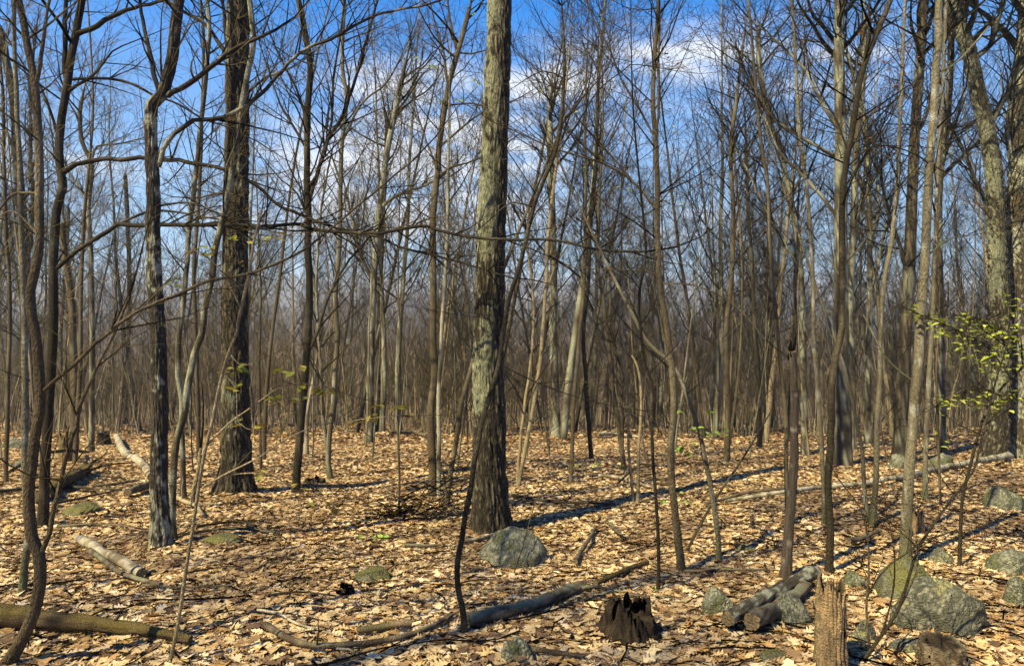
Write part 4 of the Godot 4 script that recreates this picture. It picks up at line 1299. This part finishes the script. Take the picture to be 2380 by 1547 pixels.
func rocks() -> void:
	boulder("boulder", "grey lichen speckled boulder at the foot of the central oak", 1196, 1322, 146, 78, "rock", 0.8, -0.1)
	boulder("boulder", "low dark green mossy stone in the open leaves left of the middle", 860, 1362, 84, 38, "mossrock", 0.8, 0.1, 0.2)
	boulder("boulder", "flat moss covered stone beside the crooked tree", 496, 1276, 92, 30, "mossrock", 0.8, 0.0, 0.3)
	boulder("boulder", "flat mossy stone at the left, beyond the short pale log", 170, 1206, 88, 36, "mossrock", 0.8, 0.0, 0.3)
	boulder("boulder", "round lichen covered boulder under the speckled pole tree", 2137, 1408, 132, 90, "mossrock", 0.9, 0.1)
	boulder("boulder", "largest boulder, grey with yellow lichen, lower right", 2222, 1485, 204, 106, "yellowrock", 0.75, 0.1)
	boulder("boulder", "grey green stone at the right edge, uphill of the round one", 2350, 1190, 84, 56, "rock", 0.8, 0.0)
	boulder("boulder", "grey stone leaning at the right edge below the sapling with leaves", 2366, 1345, 90, 58, "rock", 0.8, 0.3)
	boulder("boulder", "dark stone cut by the right edge, right of the largest boulder", 2378, 1420, 58, 70, "rock", 0.9, 0.0)
	boulder("boulder", "small white speckled stone behind the largest boulder", 2200, 1318, 52, 34, "yellowrock", 0.8, 0.0)
	boulder("boulder", "mossy dark stone left of the split grey log", 1682, 1440, 80, 62, "rock", 0.8, -0.2)
	boulder("boulder", "pale grey green stone under the raised end of the split log", 1852, 1462, 88, 64, "rock", 0.8, -0.3)
	boulder("boulder", "small round stone with yellow spots below the bare shrub", 2018, 1512, 54, 58, "yellowrock", 0.9, 0.0)
	boulder("boulder", "grey stone behind the splintered stump", 1996, 1372, 56, 34, "rock", 0.8, 0.0)
	boulder("boulder", "flat grey slab in front of the largest boulder", 2160, 1545, 140, 48, "yellowrock", 0.6, 0.25, 0.2)
	boulder("boulder", "grey stone poking out at the bottom edge, centre", 1206, 1548, 70, 52, "rock", 0.8, -0.3)
	boulder("boulder", "low leaf strewn stone at the bottom edge left of the splintered stump", 1822, 1552, 100, 24, "mossrock", 0.7, 0.0, 0.3)
	boulder("boulder", "flat pale stone among leaves right of the bowed trunk", 1735, 1290, 56, 20, "mossrock", 0.8, 0.0, 0.3)
	boulder("boulder", "grey stone at the left edge beyond the dark thin stem", 20, 1044, 44, 24, "rock", 0.8, 0.0)
	boulder("boulder", "flat stone at the left, below the grey stone at the edge", 44, 1092, 46, 20, "rock", 0.8, 0.0)
	boulder("boulder", "dark stone beyond the fallen birch, left part of a pair", 2096, 1092, 40, 34, "rock", 0.8, 0.0)
	boulder("boulder", "dark pointed stone beyond the fallen birch, right part of a pair", 2200, 1092, 60, 34, "rock", 0.8, 0.3)
	boulder("boulder", "small white stone uphill of the stone at the right edge", 2308, 1150, 26, 16, "yellowrock", 0.8, 0.0)


func dead_wood() -> void:
	log_on("mossy_log", "long mossy brown log lying across the bottom left", "log", 54, 16, [-60, 1470, 0, 1474, 100, 1480, 200, 1488, 330, 1498, 440, 1512], "mosslog", {"lift": 0.9, "relief": 0.2, "spurs": [[0.62, Vector3(0.5, 0.5, 0.1), 0.12]]})
	log_on("pale_log", "short pale peeled log left of the crooked tree's foot", "log", 20, 25, [178, 1268, 215, 1292, 265, 1322, 325, 1356], "pale", {"spurs": [[0.05, Vector3(0.2, 0.7, 0.3), 0.1]]})
	log_on("pale_log", "half rotten grey branch pressed against the short pale log", "log", 14, 10, [205, 1296, 250, 1330, 285, 1352, 372, 1378], "silver")
	log_on("pale_log", "broken grey log end behind the crooked tree", "log", 18, 20, [292, 1162, 325, 1150, 358, 1142], "silver", {"lift": 1.2})
	log_on("fallen_tree", "long pale fallen trunk running away uphill at the left", "log", 19, 12, [350, 1122, 320, 1086, 285, 1060, 268, 1022], "pale", {"lift": 1.0})
	log_on("dark_log", "dark mossy log behind the curved sapling at the left", "log", 34, 26, [92, 1178, 140, 1140, 196, 1106], "mosslog", {"lift": 0.9, "spurs": [[0.8, Vector3(0.8, 0.6, 0.0), 0.7], [0.9, Vector3(0.9, 0.25, 0.3), 0.5]]})
	log_on("fallen_branch", "dark long branch lying level across the left side", "branch", 9, 5, [-20, 1156, 75, 1146, 140, 1142, 280, 1150], "dark", {"lift": 1.5})
	log_on("fallen_branch", "black crooked branch propped over the dark mossy log", "branch", 9, 5, [20, 1112, 80, 1100, 150, 1086, 205, 1060], "dark", {"lift": 2.0, "air": 0.15})
	log_on("bent_log", "bent weathered log lying across the bottom centre", "log", 17, 11, [612, 1480, 670, 1510, 735, 1527, 845, 1522, 945, 1503, 1005, 1478, 1050, 1448], "silver", {"lift": 1.0, "spurs": [[0.92, Vector3(0.8, 0.35, -0.3), 0.32], [0.35, Vector3(0.1, 0.6, 0.2), 0.22]]})
	log_on("plank_log", "flat brown slab of wood lying behind the bent weathered log", "log", 16, 16, [830, 1492, 900, 1480, 955, 1474], "splinter")
	log_on("fallen_branch", "pale curled stick in front of the bent weathered log", "branch", 6, 4, [780, 1528, 810, 1530, 835, 1545, 870, 1555], "pale")
	log_on("fallen_branch", "pale forked stick crossing behind the bent log at the left", "branch", 7, 5, [596, 1440, 650, 1450, 690, 1470, 790, 1500], "pale", {"lift": 1.5})
	log_on("rotten_log", "rotten brown log lying from the thin sapling's foot to the right", "log", 34, 24, [1085, 1474, 1150, 1458, 1235, 1432, 1300, 1408, 1358, 1385], "silver", {"relief": 0.25, "spurs": [[0.95, Vector3(0.9, 0.05, 0.25), 0.4]]})
	log_on("fallen_branch", "mossy flat piece of wood uphill of the rotten brown log", "branch", 13, 11, [1385, 1375, 1450, 1345, 1505, 1322], "mosslog")
	log_on("fallen_branch", "stick lying along the bottom edge right of the centre", "branch", 13, 9, [1190, 1532, 1260, 1540, 1360, 1552], "silver", {"lift": 1.2})
	log_on("split_log", "split grey log propped on a stone, front piece, lower right", "log", 42, 28, [1752, 1496, 1815, 1448, 1878, 1396], "silver", {"lift": 1.2, "relief": 0.25})
	log_on("split_log", "second half of the split grey log, lying behind its front piece", "log", 36, 30, [1695, 1490, 1790, 1430, 1900, 1368], "lichen", {"lift": 1.7, "relief": 0.2})
	log_on("fallen_birch", "long white fallen birch lying across the right side", "log", 9, 17, [1690, 1178, 1760, 1166, 1830, 1156, 1920, 1146, 2010, 1138, 2100, 1122, 2180, 1104, 2260, 1088, 2352, 1074], "birch", {"lift": 1.2})
	log_on("fallen_branch", "second thin pale pole lying under the end of the fallen birch", "branch", 8, 6, [1640, 1186, 1730, 1160, 1790, 1150, 1830, 1146], "silver", {"lift": 1.5})
	log_on("fallen_branch", "mossy broken branch among the leaves left of the speckled pole tree", "branch", 14, 9, [1975, 1278, 2010, 1268, 2048, 1250], "silver", {"lift": 1.5})
	log_on("fallen_branch", "dark stick lying right of the speckled pole tree", "branch", 6, 4, [2110, 1272, 2160, 1268, 2225, 1246], "dark", {"lift": 1.8})
	log_on("fallen_branch", "pale forked dead branch in the leaves beyond the middle", "branch", 9, 5, [1392, 1118, 1440, 1122, 1500, 1140, 1555, 1150], "pale", {"lift": 1.6, "spurs": [[0.3, Vector3(0.3, 0.7, 0.0), 0.4]]})
	log_on("fallen_branch", "dark branch lying in the shadow of the central oak", "branch", 8, 5, [1190, 1165, 1290, 1178, 1360, 1182, 1435, 1182], "dark", {"lift": 1.5})
	log_on("fallen_branch", "short grey log piece lying left of the central oak", "branch", 9, 7, [940, 1284, 985, 1284, 1026, 1280], "silver", {"lift": 1.2})
	log_on("fallen_branch", "pale root like stick at the left foot of the central oak", "branch", 11, 6, [1066, 1275, 1110, 1268, 1150, 1254], "pale", {"lift": 1.2})
	log_on("fallen_branch", "curved broken branch standing out of the leaves right of the grey boulder", "branch", 12, 7, [1338, 1330, 1352, 1300, 1372, 1268, 1385, 1240], "silver", {"lift": 2.0})
	log_on("fallen_branch", "short stub of wood sticking up right of the curved broken branch", "branch", 12, 9, [1440, 1258, 1430, 1248, 1420, 1236], "silver", {"lift": 1.8})
	log_on("fallen_branch", "long bare pole slanting in the leaves behind the tall brown sapling", "branch", 7, 4, [1590, 1345, 1640, 1345, 1710, 1340, 1790, 1342], "silver", {"lift": 1.6})
	log_on("fallen_branch", "broken pale root fan behind the crooked tree", "branch", 11, 7, [405, 1170, 430, 1180, 455, 1192, 470, 1212], "tan", {"lift": 1.5, "spurs": [[0.2, Vector3(0.0, 0.9, 0.1), 0.5], [0.6, Vector3(0.7, 0.2, 0.2), 0.4]]})
	log_on("fallen_branch", "far log lying on the crest left of the central oak", "log", 10, 8, [905, 1014, 960, 1012, 990, 1020], "silver", {"lift": 1.2})
	log_on("fallen_branch", "far pale log on the crest right of the central oak", "log", 9, 6, [1390, 1018, 1440, 1016, 1490, 1022], "pale", {"lift": 1.2})
	for s in [["black fallen branch low at the left beside the dark mossy log", 7, 4, [120, 1186, 190, 1170, 262, 1152]], ["dark broken stick slanting over the dark mossy log's right end", 6, 3, [196, 1112, 250, 1090, 318, 1082]], ["grey stick left of the fallen pale trunk, pointing at it", 6, 4, [215, 1142, 262, 1136, 318, 1128]], ["long brown stick in front of the flat mossy stone at the left", 6, 4, [130, 1240, 230, 1232, 330, 1240]], ["dark dead branch lying beneath the crooked tree, on its right side", 8, 5, [420, 1262, 520, 1246, 640, 1252]], ["thin dark branch over the moss covered stone by the crooked tree", 6, 3, [455, 1240, 560, 1226, 660, 1262]], ["long grey stick lying between the short pale log and the mossy log", 6, 4, [330, 1380, 430, 1384, 540, 1378]], ["brown stick in the leaves below the low dark green stone", 6, 4, [620, 1404, 700, 1396, 780, 1404]], ["forked dead branch lying behind the round lichen covered boulder", 7, 4, [2080, 1300, 2140, 1288, 2200, 1292]], ["pale long stick across the leaves right of the rotten brown log", 5, 3, [1400, 1415, 1490, 1402, 1580, 1408]]]:
		log_on("fallen_branch", s[0], "branch", s[1], s[2], s[3], "dark" if s[0].contains("dark") or s[0].contains("black") else "silver", {"lift": 2.0, "spurs": [[0.4, Vector3(0.6, 0.5, 0.2), 0.3], [0.7, Vector3(0.5, 0.2, -0.5), 0.25]]})
	# poles that lean, thin and bare
	for s in [["bare dead pole leaning right across the bowed grey trunk", 8, 3, [1592, 1290, 1650, 1180, 1730, 1060, 1790, 960]], ["thin bare wand standing in front of the grey boulder", 3, 2, [1190, 1345, 1215, 1270, 1240, 1180, 1270, 1100]], ["thin dead pole leaning left behind the tall brown sapling", 5, 3, [1430, 1130, 1460, 1100, 1480, 1085]]]:
		var a: Array = s[3]
		var base := hit(a[0], a[1])
		var root := thing("leaning_pole", base, s[0], "branch", "fallen wood on the leaves")
		var q := PackedVector3Array()
		for k in range(0, a.size(), 2):
			q.append(px(a[k], a[k + 1], -base.z + 0.12 * k) - base)
		var sl := spline(q, 0.12)
		var sr := PackedFloat32Array()
		for k in sl.size():
			sr.append(lerpf(s[1], s[2], float(k) / sl.size()) * -base.z / F * 0.5)
		part("stem", timber(sl, sr, 8, "dark", 0.1, 30.0, 5.0), M["bark"], root)
	# stumps
	var at := hit(1470, 1500)
	stump("rotten_stump", "black rotten jagged stump at the bottom, right of the centre", at + Vector3(0, 0, -0.12), 0.15, 0.42, 0.6, "rot", 1.0)
	at = hit(1941, 1580)
	stump("splintered_stump", "tall splintered brown snag stump at the bottom right", at + Vector3(0, 0, -0.05), 0.078, 0.72, 0.3, "splinter", 0.15)
	at = hit(2216, 1575)
	stump("cut_stump", "dark stump with a flat brown top cut by the bottom edge", at + Vector3(0, 0, -0.1), 0.125, 0.24, 0.15, "silver", 0.25, false)
	at = hit(800, 1388)
	stump("small_stump", "low crumbled brown stump left of the dark green mossy stone", at, 0.08, 0.16, 0.6, "rot", 0.9)
	at = hit(240, 1034)
	stump("small_stump", "small pointed dark stump far back at the left", at, 0.2, 0.7, 0.4, "rot", 0.5)
	at = hit(151, 1075)
	stump("small_stump", "pale broken post like stump beside the weathered trunk at the left", at, 0.13, 0.95, 0.35, "splinter", 0.2)
	at = hit(730, 1126)
	stump("small_stump", "low dark mound of rotted stump right of the very dark slender tree", at, 0.2, 0.22, 0.5, "rot", 0.8)
	at = hit(2130, 1240)
	stump("small_stump", "brown weathered stub right behind the speckled pole tree", at, 0.075, 0.42, 0.4, "splinter", 0.3)
	# the heap of twigs at the central oak
	var heap_at := hit(1010, 1212)
	var heap := thing("brush_pile", heap_at, "dark heap of dead twigs left of the central oak's foot", "twig pile")
	for k in 170:
		var b := Buf.new()
		var u := rng.randf()
		var c := Vector3(lerpf(-0.8, 0.5, u) + rng.randf_range(-0.15, 0.15), 0.02, rng.randf_range(-0.35, 0.3))
		c.y = ground_y(heap_at.x + c.x, heap_at.z + c.z) - heap_at.y + 0.03 + rng.randf() * 0.95 * u
		var dir := Vector3(rng.randf_range(0.5, 1.0) * (1.0 if rng.randf() < 0.75 else -1.0), rng.randf_range(-0.3, 1.1) * u, rng.randf_range(-0.5, 0.5)).normalized()
		var l := rng.randf_range(0.25, 0.6)
		var r := rng.randf_range(0.0035, 0.008)
		b.tube(PackedVector3Array([c - dir * l * 0.5, c + rv() * 0.04, c + dir * l * 0.5 + rv() * 0.06]), PackedFloat32Array([r, r * 0.8, r * 0.4]), 5, Color(0.07, 0.055, 0.04), Color(0.15, 0.12, 0.085))
		part("twig", b.mesh(), M["twig"], heap)
	# sticks strewn over the leaves
	var listed := []
	for k in 110:
		var d := 3.4 + 11.0 * pow(rng.randf(), 1.4)
		var x := rng.randf_range(-0.82, 0.82) * d
		var l := rng.randf_range(0.18, 0.75) * (1.0 + 0.05 * d)
		var a := rng.randf() * TAU
		var r := rng.randf_range(0.003, 0.008) * (1.0 + 0.05 * d)
		var b := Buf.new()
		var p := on_ground(x, -d, 0.045)
		var pts := PackedVector3Array()
		var rad := PackedFloat32Array()
		for m in 6:
			var t := m / 5.0 - 0.5
			var g := on_ground(x + cos(a) * l * t, -d + sin(a) * l * t, 0.05 + rng.randf() * 0.025)
			pts.append(g - p + Vector3(sin(a), 0, -cos(a)) * 0.05 * l * sin(t * 5.0 + a))
			rad.append(lerpf(r, r * 0.5, m / 5.0))
		var pick := rng.randi() % 4
		var tone: Color = [Color(0.07, 0.055, 0.04), Color(0.16, 0.125, 0.08), Color(0.28, 0.22, 0.14), Color(0.46, 0.38, 0.26)][pick]
		b.tube(pts, rad, 6, tone, tone * 0.9)
		for m in 2:
			b.twig(pts[2 + m], pts[2 + m] + Vector3(cos(a + 0.7 - m * 1.4), 0.15, sin(a + 0.7 - m * 1.4)) * l * 0.12, pts[2 + m] + Vector3(cos(a + 0.6 - m * 1.2), 0.2, sin(a + 0.6 - m * 1.2)) * l * 0.25, r * 0.5, tone)
		var o := lone("stick", b.mesh(), M["twig"], p, "stick", "stick", "sticks strewn over the leaves")
		listed.append([o, ["blackish", "brown", "tan", "pale"][pick] + (" long" if l > 0.6 else " short") + (" near stick" if d < 6.0 else " stick")])
	place_labels(listed)


func young_leaves() -> void:
	for k in 5:
		spring_leaf.append(young_leaf(rng.randf_range(0.58, 0.8), rng.randf_range(0.1, 0.5), rng.randf_range(0.0, 0.5)))
	var olive := [Color(0.30, 0.28, 0.05), Color(0.22, 0.24, 0.045), Color(0.40, 0.33, 0.07), Color(0.26, 0.155, 0.045)]
	var green := [Color(0.22, 0.36, 0.05), Color(0.28, 0.42, 0.07), Color(0.18, 0.30, 0.045)]
	var lime := [Color(0.36, 0.40, 0.06), Color(0.30, 0.36, 0.05), Color(0.42, 0.44, 0.09)]
	var rust := [Color(0.26, 0.11, 0.05), Color(0.20, 0.085, 0.045)]
	var o: Node3D = stems.lean
	var d := -o.position.z
	for s in [[398, 652, 3], [432, 588, 3], [470, 588, 2], [492, 578, 4], [540, 556, 3], [565, 612, 3], [602, 562, 4], [640, 550, 5], [540, 862, 3], [560, 850, 4], [598, 838, 3], [550, 902, 4], [552, 980, 3], [590, 1000, 3], [652, 862, 4], [690, 858, 4], [640, 930, 5], [700, 935, 5], [742, 912, 4], [765, 905, 5], [700, 892, 4], [672, 960, 3], [820, 962, 4], [832, 985, 4], [862, 968, 4], [882, 946, 3], [922, 942, 5], [960, 970, 3], [605, 1100, 5], [700, 1130, 4], [716, 1158, 4], [780, 1178, 4], [648, 1000, 3]]:
		sprig(o, px(s[0], s[1], d + rng.randf_range(-0.1, 0.2)) - o.position, s[2], 0.062, olive, 0.025)
	o = stems.bow
	d = -o.position.z
	for s in [[1575, 955, 4], [1600, 968, 3], [1622, 995, 4], [1572, 1046, 4], [1602, 1050, 4], [1640, 1010, 4], [1662, 1000, 3], [1690, 990, 4], [1692, 1006, 3], [1590, 1040, 4], [1650, 960, 3], [1610, 1030, 3]]:
		sprig(o, px(s[0], s[1], d - 0.2) - o.position, s[2], 0.06, green, 0.03)
	o = stems.kink
	d = -o.position.z
	for s in [[1524, 1368, 5], [1540, 1376, 4], [1550, 1170, 3], [1582, 1166, 4], [1440, 1075, 3]]:
		sprig(o, px(s[0], s[1], d) - o.position, s[2], 0.05, green, 0.03)
	o = stems.beech
	d = -o.position.z
	for lim in [[2318, 915, 2180, 940, 26], [2350, 878, 2110, 718, 46], [2365, 862, 2250, 735, 34], [2378, 850, 2340, 690, 30], [2300, 945, 2375, 925, 16], [2240, 740, 2330, 775, 22], [2150, 730, 2260, 790, 18], [2200, 1040, 2180, 1010, 4]]:
		for k in int(lim[4] * 1.6):
			var t := rng.randf()
			sprig(o, px(lerpf(lim[0], lim[2], t), lerpf(lim[1], lim[3], t) + rng.randf_range(-10, 10), d + rng.randf_range(-0.25, 0.25)) - o.position, 1, 0.06, lime, 0.06, 0.8)
	o = stems.twin
	d = -o.position.z
	for s in [[1010, 155, 3], [1022, 232, 3], [975, 140, 2], [1105, 182, 2], [1060, 230, 3], [1110, 40, 2]]:
		sprig(o, px(s[0], s[1], d - 0.1) - o.position, s[2], 0.1, lime, 0.05)
	o = stems.tall
	d = -o.position.z
	for s in [[1262, 215, 3], [1330, 190, 2], [1340, 265, 3], [1400, 40, 3], [1410, 48, 3], [1470, 60, 2], [1450, 440, 2], [1360, 400, 2], [1590, 480, 3], [1560, 300, 2]]:
		sprig(o, px(s[0], s[1], d + rng.randf_range(-0.3, 0.3)) - o.position, s[2], 0.05, lime, 0.04)
	for s in [[1490, 232], [1500, 250], [1545, 255], [1555, 260], [1560, 195], [1570, 150], [1548, 130], [1580, 160]]:
		sprig(o, px(s[0], s[1], d + 0.3) - o.position, 4, 0.035, rust, 0.04)
	o = stems.maple
	d = -o.position.z
	for k in 34:
		sprig(o, px(rng.randf_range(1990, 2150), rng.randf_range(20, 330), d + rng.randf_range(-0.5, 0.8)) - o.position, 3, 0.045, rust, 0.06)
	for k in 12:
		sprig(o, px(rng.randf_range(2220, 2360), rng.randf_range(455, 480), d + rng.randf_range(-0.2, 0.3)) - o.position, 3, 0.05, rust, 0.05)
	# low seedlings with their first leaves
	for s in [["leafing seedling standing in the leaves right of the central oak, beside the straight slender trunk", 1372, 1150, 1378, 1085, 9], ["tiny green seedling on the open leaves left of the central oak", 880, 1262, 882, 1252, 6], ["leafing seedling under the tall brown sapling's low leaves", 1602, 1190, 1598, 1160, 6]]:
		var base := hit(s[1], s[2])
		var root := thing("seedling", base, s[0], "seedling", "leafing seedlings")
		var tip := px(s[3], s[4], -base.z) - base
		var b := Buf.new()
		b.tube(PackedVector3Array([Vector3.ZERO, tip * 0.5 + Vector3(0.01, 0, 0), tip]), PackedFloat32Array([0.005, 0.004, 0.002]), 6, BROWN, BROWN)
		part("stem", b.mesh(), M["twig"], root)
		sprig(root, tip, s[5], 0.075, green, 0.07)
		sprig(root, tip + Vector3(-0.2, 0.02, 0), 4, 0.07, green, 0.06)
